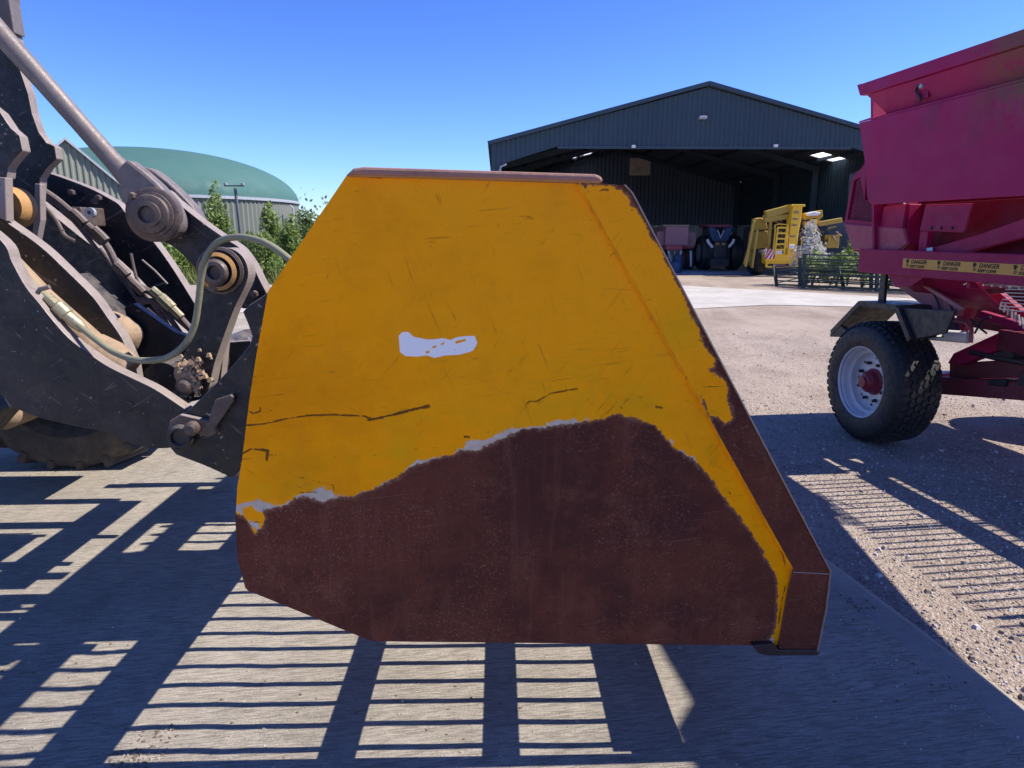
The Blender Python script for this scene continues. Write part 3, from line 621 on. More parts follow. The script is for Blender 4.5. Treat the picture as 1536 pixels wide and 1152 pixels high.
# vertical link
plate('coupler_link', curve_px([(318, 392), (328, 376), (344, 372), (362, 382), (372, 402), (370, 424), (352, 462), (336, 504), (322, 545), (314, 580), (306, 596), (286, 602), (268, 592), (262, 574), (270, 545), (286, 505), (298, 455), (306, 415)], 4)[:-1], 3.15, .10)
plate('coupler_link', [(341, 458), (352, 466), (346, 485), (337, 510), (334, 545), (331, 574), (323, 578), (326, 520)], 3.4, .08)
pinstack('link_pin', (331, 406), 3.15, [(.105, -.02), (.105, .012), (.094, .016), (.094, .02)], M['pin'])
pinstack('link_seal', (329, 407), 3.15, [(.085, 0), (.085, .024), (.07, .032), (.066, .028)], M['orange_seal'])
pinstack('link_pin', (327, 408), 3.15, [(.060, 0), (.060, .034), (.048, .046), (.032, .048), (.028, .02), (0, .018)], M['pin'])
MB().lathe(onY(322, 431, 3.14), (0, -1, 0), [(.022, 0), (.022, .02), (.010, .024), (0, .022)], 6).build('bolt', M['pin'], ld)
pinstack('lower_pin', (284, 560), 3.15, [(.06, -.01), (.062, .02), (.045, .035), (.03, .038), (0, .03)], M['mud'])
pinstack('lower_pin', (280, 578), 3.13, [(.045, -.01), (.04, .03), (.02, .045), (0, .045)], M['pin'])
mb = MB(); rng = random.Random(11)
for i in range(70):
    p = onY(rng.gauss(290, 12), rng.gauss(565, 20), 3.11); r = rng.uniform(.004, .014)
    mb.hexa([p + Vector((q[0] * r * rng.uniform(.7, 1.2), q[1] * r, q[2] * r * 1.6)) for q in ico])
tag(mb.build('mud_clods', M['mud'], ld), kind='stuff')
# quick coupler frame on the back of the bucket
cp = [(404, 436), (392, 446), (373, 458), (364, 468), (372, 486), (378, 505), (374, 518), (352, 545), (329, 570), (305, 594), (283, 615), (262, 634), (249, 650), (252, 668), (264, 682), (306, 698), (351, 718), (364, 700), (376, 610), (390, 520), (410, 450)]
plate('coupler_frame', cp, 2.72, .08)
plate('coupler_frame', cp, 4.75, .08)
MB().tube([onY(392, 470, 2.75), onY(392, 470, 2.75) + Vector((0, 2.05, 0))], .05, 16).build('coupler_tube', M['loader'], ld, smooth=True)
plate('pin_lug', [(254, 632), (270, 622), (322, 634), (324, 650), (312, 656), (292, 650), (282, 664), (262, 672), (250, 660)], 2.69, .04, mats=[M['pin'], M['loader_edge']], bevel=.004)
plate('stiffener', [(322, 600), (346, 592), (352, 600), (324, 640), (312, 632)], 2.69, .03, mats=[M['pin'], M['pin']], bevel=.004)
pinstack('hook_pin', (272, 655), 2.69, [(.052, -.01), (.052, .012), (.042, .022), (.034, .022), (.03, .008), (0, .006)], M['loader'])
pinstack('hook_bolt', (289, 642), 2.68, [(.028, -.01), (.028, .02), (.016, .03), (0, .03)], M['pin'])
MB().lathe(onY(191, 610, 2.998), (0, -1, 0), [(.026, .001), (.022, .003), (0, .003)], 24).build('arm_hole', M['ink'], ld)
# lift cylinder in the arm
mb = MB(); mb.tube([onY(-60, 330, 3.12), onY(60, 452, 3.17), onY(150, 530, 3.17)], [.07, .07, .068], 24); mb.build('lift_cylinder', M['mud'], ld, smooth=True)
mb = MB(); mb.tube([onY(x, y, 3.17) for x, y in [(78, 474), (104, 490), (132, 518), (152, 545)]], [.02, .05, .06, .05], 18); mb.build('cylinder_shield', M['yellow_steel'], ld, smooth=True)
mb = MB(); mb.tube([onY(x, y, 3.16) for x, y in [(140, 525), (165, 538), (190, 560)]], [.085, .09, .085], 18); mb.build('cylinder_eye', M['mud'], ld, smooth=True)
mb = MB(); mb.tube(smoothpath([onY(x, y, 3.5) for x, y in [(156, 470), (168, 484), (180, 500), (192, 514), (202, 526)]], 3), [.02, .045, .06, .072, .085, .09, .095, .10, .098, .09, .075, .05, .02], 20); mb.build('mud_ledge', M['mud'], ld, smooth=True)
for y0_, y1_ in ((2.82, 3.72), (4.12, 4.72)):
    MB().hexa([(-.93, y0_, .62), (-.90, y0_, .62), (-.90, y1_, .62), (-.93, y1_, .62), (-.90, y0_, 1.55), (-.87, y0_, 1.55), (-.87, y1_, 1.55), (-.90, y1_, 1.55)]).build('shadow_caster_panel', M['loader'], ld, bevel=.004)  # wide plates added to darken the ground shadow behind the bucket
MB().prism(px3([(20, 420), (96, 486), (176, 560), (168, 590), (90, 560), (20, 500)], 3.31), (0, .62, 0)).build('shadow_caster_plate', M['loader'], ld)  # hidden plate added between the arms to fill out their ground shadow
# hoses
hp = smoothpath([onY(20, 392, 3.10), onY(44, 420, 3.09), onY(64, 440, 3.08), onY(84, 457, 3.07), onY(104, 475, 3.06), onY(124, 493, 3.04), onY(146, 511, 3.0), onY(172, 529, 2.95), onY(205, 540, 2.85), onY(245, 538, 2.84), onY(274, 520, 2.84), onY(291, 490, 2.84), onY(298, 450, 2.83), onY(302, 415, 2.82), onY(310, 385, 2.81), onY(326, 364, 2.80), onY(350, 356, 2.78), onY(378, 358, 2.74), onY(405, 368, 2.70), onY(433, 388, 2.66), onY(470, 420, 2.6)], 8)
MB().tube(hp, .0135, 12).build('hydraulic_hose', M['hose'], ld, smooth=True)
mb = MB(); mb.tube([onY(x, y, 3.06) for x, y in [(70, 445), (84, 457), (86, 459), (100, 472), (102, 474), (116, 486), (126, 495)]], [.024, .024, .032, .032, .027, .027, .018], 12)
mb.build('hose_fitting', M['fitting'], ld, smooth=True, auto=30)
MB().tube([onY(x, y, 2.99) for x, y in [(56, 440), (60, 434), (68, 432), (74, 430)]], .010, 8).build('hose_clip', M['rod'], ld, smooth=True)
for pts, r in (([(-20, 235), (60, 283), (88, 302), (116, 326), (142, 347), (162, 372), (180, 405), (206, 428), (228, 440), (262, 468), (300, 510)], .020), ([(-20, 248), (62, 292), (96, 314), (118, 332), (134, 350), (152, 366)], .014),
               ([(210, 455), (232, 452), (252, 474), (272, 502)], .016), ([(205, 448), (226, 452), (244, 476), (266, 510)], .013), ([(60, 288), (90, 310), (120, 342), (150, 380)], .012)):
    MB().tube(smoothpath([onY(x, y, 3.95) for x, y in pts], 6), r, 10).build('hydraulic_hose', M['black_hose'], ld, smooth=True)
mb = MB(); mb.tube([onY(x, y, 3.93) for x, y in [(228, 434), (240, 444), (241, 446), (258, 462), (259, 463), (272, 476)]], [.024, .024, .032, .032, .024, .024], 10); mb.build('hose_fitting', M['fitting'], ld, smooth=True, auto=30)
for pts, r in (([(150, 372), (172, 402), (196, 436), (222, 474), (250, 510)], .010), ([(60, 300), (84, 330), (96, 352), (112, 362)], .012), ([(222, 462), (240, 478), (258, 500), (268, 520)], .012), ([(60, 312), (70, 322), (74, 338), (96, 346)], .008), ([(196, 380), (206, 420), (226, 452), (262, 486)], .009)):
    MB().tube(smoothpath([onY(x, y, 3.98) for x, y in pts], 6), r, 8).build('thin_hose', M['black_hose'], ld, smooth=True)
for (x, y, w_) in ((150, 352, .05), (182, 404, .05), (118, 326, .05), (206, 430, .045)):
    c_ = onY(x, y, 3.93); MB().tube([c_ + Vector((-.03, 0, .03)), c_ + Vector((.0, 0, 0)), c_ + Vector((.03, 0, -.035))], .026, 10).build('hose_clamp', M['pin'], ld, smooth=True)
MB().prism(px3([(84, 318), (92, 314), (97, 330), (92, 345), (84, 336)], 4.2), (0, .03, 0)).build('lamp_reflector', M['steel_grey'], ld)
v0 = onY(122, 312, 4.38)
mb = MB(); mb.box((v0.x, 4.2, v0.z - .11), (v0.x + .10, 4.45, v0.z)); vb = mb.build('valve_block', M['pin'], ld, bevel=.008)
MB().lathe(onY(136, 319, 4.19), (0, -1, 0), [(.03, -.01), (.03, .015), (.012, .016), (.012, 0), (0, 0)], 16).build('valve_port', M['steel_grey'], ld, smooth=True, auto=30)
MB().tube([onY(x, y, 4.3) for x, y in [(213, 390), (232, 406), (251, 426), (246, 424), (226, 432)]], .007, 8).build('hose_guide', M['rod'], ld, smooth=True)
for x, y, Y in ((148, 297, 4.4), (143, 302, 4.4), (382, 441, 3.5), (108, 289, 4.4)):
    MB().lathe(onY(x, y, Y), (0, -1, 0), [(.018, -.01), (.018, .02), (0, .022)], 6).build('bolt', M['pin'], ld)
# axle stub and front frame (left of the picture)
pinstack('axle_hub', (2, 618), 4.4, [(.12, -.4), (.12, .0), (.09, .05), (.0, .05)], M['mud'])
MB().prism([(-4.6, 3.2, .6), (-3.3, 3.2, .45), (-3.0, 3.2, .75), (-3.3, 3.2, 1.5), (-4.6, 3.2, 2.3)], (0, 1.1, 0)).build('front_frame', M['loader'], ld, bevel=.02)
MB().tube([(-3.35, 3.2, .82), (-3.35, 5.2, .82)], .14, 20).build('front_axle', M['loader'], ld, smooth=True)
# far front wheel with chevron lugs
def lug_wheel(parent, c, r, w, nl):
    mb = MB(); h = w / 2
    mb.lathe(c, (0, 1, 0), [(r * .56, -h * .8), (r * .62, -h * .98), (r * .80, -h * 1.02), (r * .90, -h * .9), (r * .935, -h * .6), (r * .94, 0), (r * .935, h * .6), (r * .90, h * .9), (r * .8, h * 1.02), (r * .62, h * .98), (r * .56, h * .8)], 64)
    ty = mb.build('tyre', M['tyre_mud'], parent, smooth=True)
    mb = MB()
    for i in range(nl):
        for sgn in (-1, 1):
            t0 = 2 * math.pi * (i + (.5 if sgn > 0 else 0)) / nl; P = []
            for (f, dt) in ((0.02, .10), (1.0, -.06)):
                yy = sgn * h * f; rr0 = r * (.93 if f < .5 else .84); rr1 = r * (1.0 if f < .5 else .955)
                for dd in (-.035, .035):
                    t = t0 + dt + dd
                    P.append((rr0, rr1, t, yy))
            v = []
            for k_ in (0, 1):
                for q in (P[0], P[1], P[3], P[2]):
                    rr = q[k_]; v.append(Vector(c) + Vector((math.cos(q[2]) * rr, q[3], math.sin(q[2]) * rr)))
            mb.hexa(v)
    o = mb.build('tread_lugs', M['tyre_mud'], ty, bevel=.01); tag(o, kind='stuff')
    o.matrix_parent_inverse = Matrix.Identity(4)
    mb = MB(); mb.lathe(c, (0, -1, 0), [(r * .58, h * .8), (r * .54, h * .7), (r * .5, h * .3), (r * .3, h * .2), (r * .28, h * .45), (0, h * .45)], 40)
    mb.build('wheel_rim', M['tyre_mud'], parent, smooth=True, auto=35)
lug_wheel(ld, (-3.33, 5.45, .79), .86, .66, 22)

# ================================================================== SPREADER TRAILER (right)
TH = R(6.3); TD = Vector((-math.sin(TH), math.cos(TH), 0)); TN = Vector((math.cos(TH), math.sin(TH), 0)); TP = onZ(1312, 664, 0)
def T(s, o, z): return TP + TD * s + TN * o + Vector((0, 0, z))
def tpx(x, y, off): return onP(x, y, TP + TN * off, TN)
tr = thing('spreader_trailer', TP, 'crimson spreader trailer with black mudguard and yellow danger tape beside the bucket', 'trailer')
tr.location = T(.13, 0, 0)
CR = M['crimson']
def tplate(name, pts, off, t, m_=CR, bevel=.006, ext=None, parent=tr):
    P = [tpx(x, y, off) for x, y in pts]
    return MB().prism(P, TN * t).build(name, m_, parent, bevel=bevel)
def tprism(name, prof, s0, s1, m_=CR, parent=tr, bevel=.006):
    """prof: loop of (o, z), extruded along the trailer from s0 to s1"""
    return MB().prism([T(s0, o_, z) for o_, z in prof], TD * (s1 - s0)).build(name, m_, parent, bevel=bevel)
# painted side material with algae high up
def algae():
    m, nt, b = newmat('crimson_with_algae'); n = N(nt); v = n.coord()
    c = n.mix(n.noise(2, 5, .6, v), (.38, .009, .085), (.46, .014, .105))
    sx = n.new('ShaderNodeSeparateXYZ'); nt.links.new(v, sx.inputs[0])
    top = n.math('MULTIPLY', n.step(sx.outputs[2], 2.35, 2.75), n.step(sx.outputs[1], 5.35, 4.6, 0., 1.))
    top = n.math('MULTIPLY', top, n.step(n.noise(6, 7, .8, v), .36, .56))
    c = n.mix(n.math('MULTIPLY', top, .8), c, (.13, .125, .04))
    c = n.mix(n.math('MULTIPLY', n.step(n.noise(1.3, 6, .75, v), .50, .66), .5), c, (.16, .03, .05)); ln = n.noise(1, 3, .6, n.coord((2, 2, 60), (0, .3, 0)), 1.5); c = n.mix(n.math('MULTIPLY', n.step(ln, .68, .72), .5), c, (.10, .02, .03))
    c = n.mix(n.math('MULTIPLY', n.step(n.noise(90, 3, .7, v), .68, .73), .5), c, (.08, .02, .03))
    st = n.noise(1, 5, .6, n.coord((14, 14, 1.4)), .6); c = n.mix(n.math('MULTIPLY', st, .25), c, (.12, .02, .05))
    n.put(b.inputs['Base Color'], c); n.put(b.inputs['Roughness'], n.step(n.noise(5, 4, .6, v), .3, .7, .28, .5))
    b.inputs['Specular IOR Level'].default_value = .15; n.put(b.inputs['Normal'], n.bump(n.noise(2.4, 3, .5, v), .25, .02)); return m
M['algae'] = algae()
SB = -6.5   # rear end of the hopper, outside the picture
def trap(name, pts, o0, t, m_=CR, bevel=.006, parent=tr):
    return MB().prism([T(s, o0, z) for s, z in pts], TN * t).build(name, m_, parent, bevel=bevel)
# upper extension: lip, sloping panel
def slope_panel(name, s_top, s_bot, o_top, z_top, o_bot, z_bot, t, m_=CR, bevel=.005):
    a, b_, c_, d_ = T(s_top, o_top, z_top), T(SB, o_top, z_top), T(SB, o_bot, z_bot), T(s_bot, o_bot, z_bot)
    off = TN * t
    return MB().hexa([d_, c_, c_ + off, d_ + off, a, b_, b_ + off, a + off]).build(name, m_, tr, bevel=bevel)
trap('top_rim', [(.76, 3.09), (SB, 3.09), (SB, 2.99), (.70, 2.99)], -.02, .06, M['algae'])
trap('added_shadow_board', [(-1.45, 3.09), (-1.5, 3.36), (-3.30, 3.36), (-3.45, 3.50), (SB, 3.50), (SB, 3.09)], -.01, .03, M['algae'])  # added board out of view, shapes the edge of the trailer's shadow
slope_panel('extension_panel', .64, .38, .0, 2.985, .10, 2.74, .012, M['algae'])
MB().hexa([T(.74, .0, 3.0), T(.74, 2.4, 3.0), T(.68, 2.4, 3.0), T(.68, 0, 3.0), T(.80, 0, 3.10), T(.80, 2.4, 3.10), T(.74, 2.4, 3.10), T(.74, 0, 3.10)]).build('front_lip', painted('front_lip_red', (.42, .05, .08), .5, 0, (.4, .12, .12), .4, 8, .2), tr, bevel=.006)
# big side panel with rounded corner
pts = [(.71, 2.765), (SB, 2.765), (SB, 2.02), (.38, 2.045), (.42, 2.05), (.455, 2.075), (.475, 2.12), (.55, 2.33), (.62, 2.5)]
trap('side_panel', [(.71, 2.765), (SB, 2.785), (SB, 2.02), (.36, 2.045), (.42, 2.055), (.46, 2.085), (.485, 2.13), (.56, 2.40)], 0, .012, M['algae'])
MB().hexa([T(.71, .0, 2.765), T(SB, .0, 2.785), T(SB, .10, 2.80), T(.68, .10, 2.80), T(.71, .0, 2.778), T(SB, .0, 2.80), T(SB, .10, 2.815), T(.68, .10, 2.813)]).build('side_ledge', M['algae'], tr)
# hook latch in the extension
tplate('latch_plate', [(1372, 118), (1392, 112), (1392, 146), (1372, 152)], .035, .01, CR)
MB().tube(smoothpath([tpx(x, y, .02) for x, y in [(1383, 128), (1376, 130), (1374, 138), (1380, 145), (1379, 154)]], 4), .009, 8).build('latch_hook', M['black'], tr, smooth=True)
MB().lathe(tpx(1384, 129, .03), -TN, [(.022, 0), (.018, .02), (0, .024)], 14).build('latch_pin', M['steel_grey'], tr, smooth=True)
# nose housing with mesh grille
fr = [(1292, 252), (1279, 266), (1266, 336), (1353, 343), (1359, 308), (1359, 290), (1300, 240)]
win = [(1281, 271), (1290, 266), (1297, 300), (1326, 310), (1321, 334), (1271, 329)]
mb = MB()
for i in range(len(fr)):
    pass
# frame pieces round the grille
for q in ([(1292, 252), (1300, 240), (1297, 300), (1290, 266)], [(1279, 266), (1292, 252), (1290, 266), (1281, 271)], [(1279, 266), (1281, 271), (1271, 329), (1266, 336)], [(1266, 336), (1271, 329), (1321, 334), (1353, 343)], [(1321, 334), (1326, 310), (1359, 306), (1353, 343)]):
    mb.prism([tpx(x, y, .10) for x, y in q], TN * .03)
mb.build('grille_frame', CR, tr)
gp = [tpx(x, y, .115) for x, y in win]
a0, b0 = tpx(1266, 262, .125), tpx(1330, 338, .125)
mb = MB()
smin, smax = min((p - TP).dot(TD) for p in gp), max((p - TP).dot(TD) for p in gp); zmin, zmax = min(p.z for p in gp), max(p.z for p in gp)
k = -40
while k < 60:
    for sg in (-1, 1):
        pts_ = [];  c_ = k * .046
        for i_ in range(60):
            z = zmin + (zmax - zmin) * i_ / 59; s_ = smin + c_ + sg * (z - zmin) * 1.0
            if smin + .15 * (z - zmin) < s_ < smax + .02: pts_.append((s_, z))
        if len(pts_) > 2: mb.bar(T(pts_[0][0], .125, pts_[0][1]), T(pts_[-1][0], .125, pts_[-1][1]), .007, .003, TN)
    k += 1
mb.build('grille_mesh', CR, tr)
MB().prism([tpx(x, y, .16) for x, y in [(1274, 262), (1300, 250), (1356, 306), (1350, 340), (1270, 332)]], TN * .02).build('grille_back', M['dark_machine'], tr)
mb = MB()
tplate('nose_cowl', [(1265, 335), (1354, 342), (1360, 366), (1341, 381), (1278, 374)], .085, .04, painted('cowl_red', (.37, .05, .085), .5, 0, (.3, .06, .08), .4, 3, .1), bevel=.012)
trap('nose_side', [(.9, 1.63), (.6, 1.62), (.62, 2.03), (.7, 2.4), (.95, 2.3)], .20, 2.0, M['crimson'])
tplate('nose_box', [(1330, 306), (1364, 306), (1361, 345), (1366, 366), (1350, 382), (1330, 380)], .14, .5, CR)
tplate('bolt_plate', [(1388, 307), (1458, 305), (1446, 349), (1379, 346)], .05, .012, CR)
for x in (1397, 1411.5, 1428): MB().lathe(tpx(x, 342, .05), -TN, [(.012, 0), (.012, .012), (0, .012)], 6).build('bolt', M['black'], tr)
# inner walls of the hopper and a dark shade sheet under the side panel, floor
M['inner'] = painted('shaded_crimson', (.10, .008, .022), .6, 0, (.06, .008, .015), .5, 2, .1, spec=.2)  # crimson darkened in the colour to stand for shade inside the hopper
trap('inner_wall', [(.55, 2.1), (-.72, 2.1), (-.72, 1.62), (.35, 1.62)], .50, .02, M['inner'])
trap('shade_sheet', [(.30, 2.04), (-1.35, 2.04), (-1.35, 1.60), (.30, 1.60)], .25, .01, M['inner'])  # dark sheet that paints the shade in the gap below the panel
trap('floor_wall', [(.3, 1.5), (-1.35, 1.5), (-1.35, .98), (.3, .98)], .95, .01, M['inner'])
tplate('diagonal_brace', [(1367, 381), (1466, 352), (1536, 328), (1900, 205), (1900, 235), (1536, 356), (1428, 384)], .10, .05, CR)
tplate('short_post', [(1380, 347), (1392, 347), (1388, 382), (1376, 382)], .09, .05, CR)
tplate('white_label', [(1390, 372), (1398, 371), (1397, 382), (1389, 382)], .075, .01, M['white'], bevel=0)
# chassis rail with warning tape
tprism('chassis_rail', [(.0, 1.46), (.10, 1.46), (.10, 1.665), (.0, 1.665)], .50, -1.5, CR)
trap('added_sun_blocker', [(-1.5, 2.12), (-1.5, 1.46), (-2.67, 1.78), (-3.4, 1.94), (SB, 1.94), (SB, 2.12)], .02, .02, CR)  # added out of view to block sun between side panel and rail
ws = trap('warning_tape', [(-.085, 1.60), (-1.5, 1.60), (-1.5, 1.526), (-.085, 1.526)], -.004, .003, M['sticker'], 0)
def lettering(body, s, z, size, parent):
    cu = bpy.data.curves.new('t', 'FONT'); cu.body = body; cu.size = size; cu.extrude = .0004; cu.offset = .0006; cu.shear = .25
    tmp = bpy.data.objects.new('t', cu); COL.objects.link(tmp); dg = bpy.context.evaluated_depsgraph_get(); me = bpy.data.meshes.new_from_object(tmp.evaluated_get(dg)); bpy.data.objects.remove(tmp)
    X = -TD; Z = Vector((0, 0, 1)); Yv = Z.cross(X)
    mt = Matrix((X, Z, X.cross(Z))).transposed().to_4x4(); mt.translation = T(s, -.006, z); me.transform(mt)
    o = link('lettering', me, M['ink'], parent); o.matrix_parent_inverse = Matrix.Identity(4)
    return o
mr = MB()
for k in range(4):
    s = -.105 - k * .345
    lettering('DANGER', s - .075, 1.564, .043, ws); lettering('KEEP CLEAR', s - .066, 1.533, .030, ws)
    # crushed-hand and gear mark
    mk = MB(); c_ = T(s - .035, -.006, 1.575)
    for j in range(5):
        a_ = .4 + j * .5; d_ = -TD * math.cos(a_) + Vector((0, 0, math.sin(a_))); mk.bar(c_, c_ + d_ * .021, .005, .002, TN)
    mk.lathe(c_, -TN, [(0, .001), (.011, .001)], 12)
    mk.lathe(T(s - .04, -.006, 1.548), -TN, [(.007, .001), (.012, .001)], 14)
    o = mk.build('hand_symbol', M['ink'], ws); o.matrix_parent_inverse = Matrix.Identity(4)
# undercarriage
tplate('gusset', [(1329, 404), (1395, 408), (1392, 412), (1367, 429), (1342, 431)], .03, .05, CR)
MB().hexa([T(.1, .42, 1.22), T(-.72, .42, 1.22), T(-.72, .44, 1.22), T(.1, .44, 1.22), T(.2, .08, 1.47), T(-.72, .08, 1.47), T(-.72, .10, 1.47), T(.2, .10, 1.47)]).build('hopper_slope', CR, tr)
tplate('sloping_stay', [(1380, 428), (1392, 430), (1446, 462), (1438, 466)], .2, .03, painted('stay_red', (.42, .16, .16), .5, 0, (.3, .1, .1), .4, 6, .2))
tplate('under_panel', [(1345, 430), (1372, 426), (1440, 462), (1436, 475), (1390, 462)], .30, .05, painted('faded_underside', (.36, .12, .13), .6, 0, (.28, .1, .1), .4, 5, .2))
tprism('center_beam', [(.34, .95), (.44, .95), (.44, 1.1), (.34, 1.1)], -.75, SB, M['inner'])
tprism('center_beam', [(1.5, .95), (1.7, .95), (1.7, 1.2), (1.5, 1.2)], .5, SB, CR)
tprism('hopper_floor', [(1.15, 1.2), (1.6, 1.2), (1.6, 1.26), (1.15, 1.26)], .5, SB, CR)
tprism('far_rail', [(2.3, 1.46), (2.4, 1.46), (2.4, 1.665), (2.3, 1.665)], .50, SB, CR)
MB().hexa([T(.1, 1.98, 1.22), T(SB, 1.58, 1.2), T(SB, 1.60, 1.2), T(.1, 2.0, 1.22), T(.2, 2.3, 1.47), T(SB, 2.3, 1.47), T(SB, 2.32, 1.47), T(.2, 2.32, 1.47)]).build('hopper_slope', CR, tr)
trap('far_side_panel', [(.7, 2.77), (SB, 2.77), (SB, 1.66), (.45, 1.66)], 2.388, .012, CR)
trap('far_extension', [(.7, 3.09), (SB, 3.09), (SB, 2.79), (.6, 2.79)], 2.36, .03, CR)
for s in (-.66, -1.70, -2.72, -3.7): tprism('cross_member', [(-.0 + .1, 1.40), (2.3, 1.40), (2.3, 1.45), (.1, 1.45)], s, s - .035, CR)
# V shaped front wall
MB().hexa([T(.40, .05, 1.66), T(.40, 2.35, 1.66), T(.37, 2.35, 1.66), T(.37, .05, 1.66), T(.66, .05, 3.0), T(.66, 2.35, 3.0), T(.63, 2.35, 3.0), T(.63, .05, 3.0)]).build('front_wall', CR, tr)
# web of the cross conveyor: bars across the machine
kk = -.86
wbm = None
while kk > -4.3:
    zz = 1.44 + max(0, -(kk + 1.4)) * .02
    o_ = MB().bar(T(kk, .06, zz), T(kk, 1.0, zz + .05), .017, .016).build('web_bar', M['web'], tr); kk -= .075
mb = MB()
for i in range(9):
    z = 1.42 - i * .028; mb.bar(tpx(1512 - i * 1.5, 424 + i * 5, .02), tpx(1620, 424 + i * 6.3, .02), .006, .010, TN)
for i in range(9):
    mb.bar(tpx(1503 + i * 5, 452 + i * 4, .02), tpx(1500 + i * 6, 463 + i * 5, .02), .008, .010, TN)
tag(mb.build('conveyor_web', M['web'], tr), kind='stuff')
# mudguard
G = [(.79, .88), (.41, 1.20), (-.08, 1.21), (-.28, .97)]
mb = MB()
for (a, b_) in zip(G[:-1], G[1:]):
    mb.hexa([T(a[0], -.01, a[1]), T(b_[0], -.01, b_[1]), T(b_[0], .47, b_[1]), T(a[0], .47, a[1]), T(a[0], -.01, a[1] + .008), T(b_[0], -.01, b_[1] + .008), T(b_[0], .47, b_[1] + .008), T(a[0], .47, a[1] + .008)])
    mb.bar(T(a[0], -.008, a[1] - .015), T(b_[0], -.008, b_[1] - .015), .045, .012, TN)
mg = mb.build('mudguard', M['black'], tr)
tplate('mudguard_stay', [(1321, 404), (1329, 405), (1325, 455), (1316, 454)], .10, .03, M['black'])
tplate('mudguard_flap', [(1244, 505), (1247, 494), (1260, 488), (1276, 500), (1268, 506)], -.01, .05, M['black'])
# light bar: bent tube and air tank by the mudguard
MB().tube(smoothpath([tpx(x, y, .30) for x, y in [(1384, 474), (1400, 476), (1436, 480), (1450, 484), (1457, 494), (1456, 514)]], 5), .016, 10).build('bent_tube', painted('red_tube', (.33, .08, .08), .4, .1, (.5, .35, .33), .4, 20, .2), tr, smooth=True)
MB().tube([tpx(1390, 502, .34), tpx(1398, 502, .34), tpx(1452, 506, .34), tpx(1455, 506, .34)], [.04, .048, .048, .035], 18).build('air_tank', M['white_paint'], tr, smooth=True)
tplate('lamp_board', [(1352, 462), (1433, 466), (1418, 500), (1368, 510)], .02, .02, M['black'])
# axle, arms
MB().bar(T(.10, .35, .53), T(.10, 2.1, .53), .13, .13).build('axle', CR, tr, bevel=.01)
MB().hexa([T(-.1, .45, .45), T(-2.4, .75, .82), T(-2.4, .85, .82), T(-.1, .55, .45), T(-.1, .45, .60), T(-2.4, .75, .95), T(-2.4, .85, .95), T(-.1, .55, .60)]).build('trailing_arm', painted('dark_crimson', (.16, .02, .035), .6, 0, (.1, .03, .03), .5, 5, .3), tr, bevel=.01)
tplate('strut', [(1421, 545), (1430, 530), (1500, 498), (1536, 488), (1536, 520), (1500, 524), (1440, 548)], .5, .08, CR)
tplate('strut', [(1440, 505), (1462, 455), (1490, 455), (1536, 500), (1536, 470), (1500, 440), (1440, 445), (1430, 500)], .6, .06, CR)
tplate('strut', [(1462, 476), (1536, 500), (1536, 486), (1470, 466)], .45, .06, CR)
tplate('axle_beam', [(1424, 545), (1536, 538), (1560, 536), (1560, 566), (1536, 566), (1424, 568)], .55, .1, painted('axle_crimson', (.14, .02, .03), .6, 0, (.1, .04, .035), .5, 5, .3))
for q in ([(1492, 530), (1505, 523), (1520, 530), (1518, 540), (1492, 542)], [(1484, 568), (1508, 570), (1506, 580), (1481, 577)], [(1528, 560), (1545, 562), (1545, 582), (1526, 578)]): tplate('spring_clamp', q, .5, .16, M['black'])
MB().tube([tpx(x, y, .5) for x, y in [(1456, 528), (1490, 536), (1536, 544), (1580, 552)]], .022, 10).build('torsion_bar', M['black'], tr, smooth=True)
for pts_ in ([(1400, 440), (1406, 452), (1410, 466)], [(1422, 446), (1426, 458), (1430, 470)], [(1455, 478), (1470, 492), (1480, 500)], [(1462, 500), (1474, 480), (1486, 476)]):
    MB().tube(smoothpath([tpx(x, y, .28) for x, y in pts_], 4), .008, 8).build('air_line', M['black'], tr, smooth=True)
MB().tube([tpx(1493, 408, -.0) + Vector((0, 0, -.15)), tpx(1470, 430, .15)], .008, 8)
MB().bar(tpx(1446, 427, .12), tpx(1468, 416, .12), .012, .008).build('rail_clip', M['white_paint'], tr)

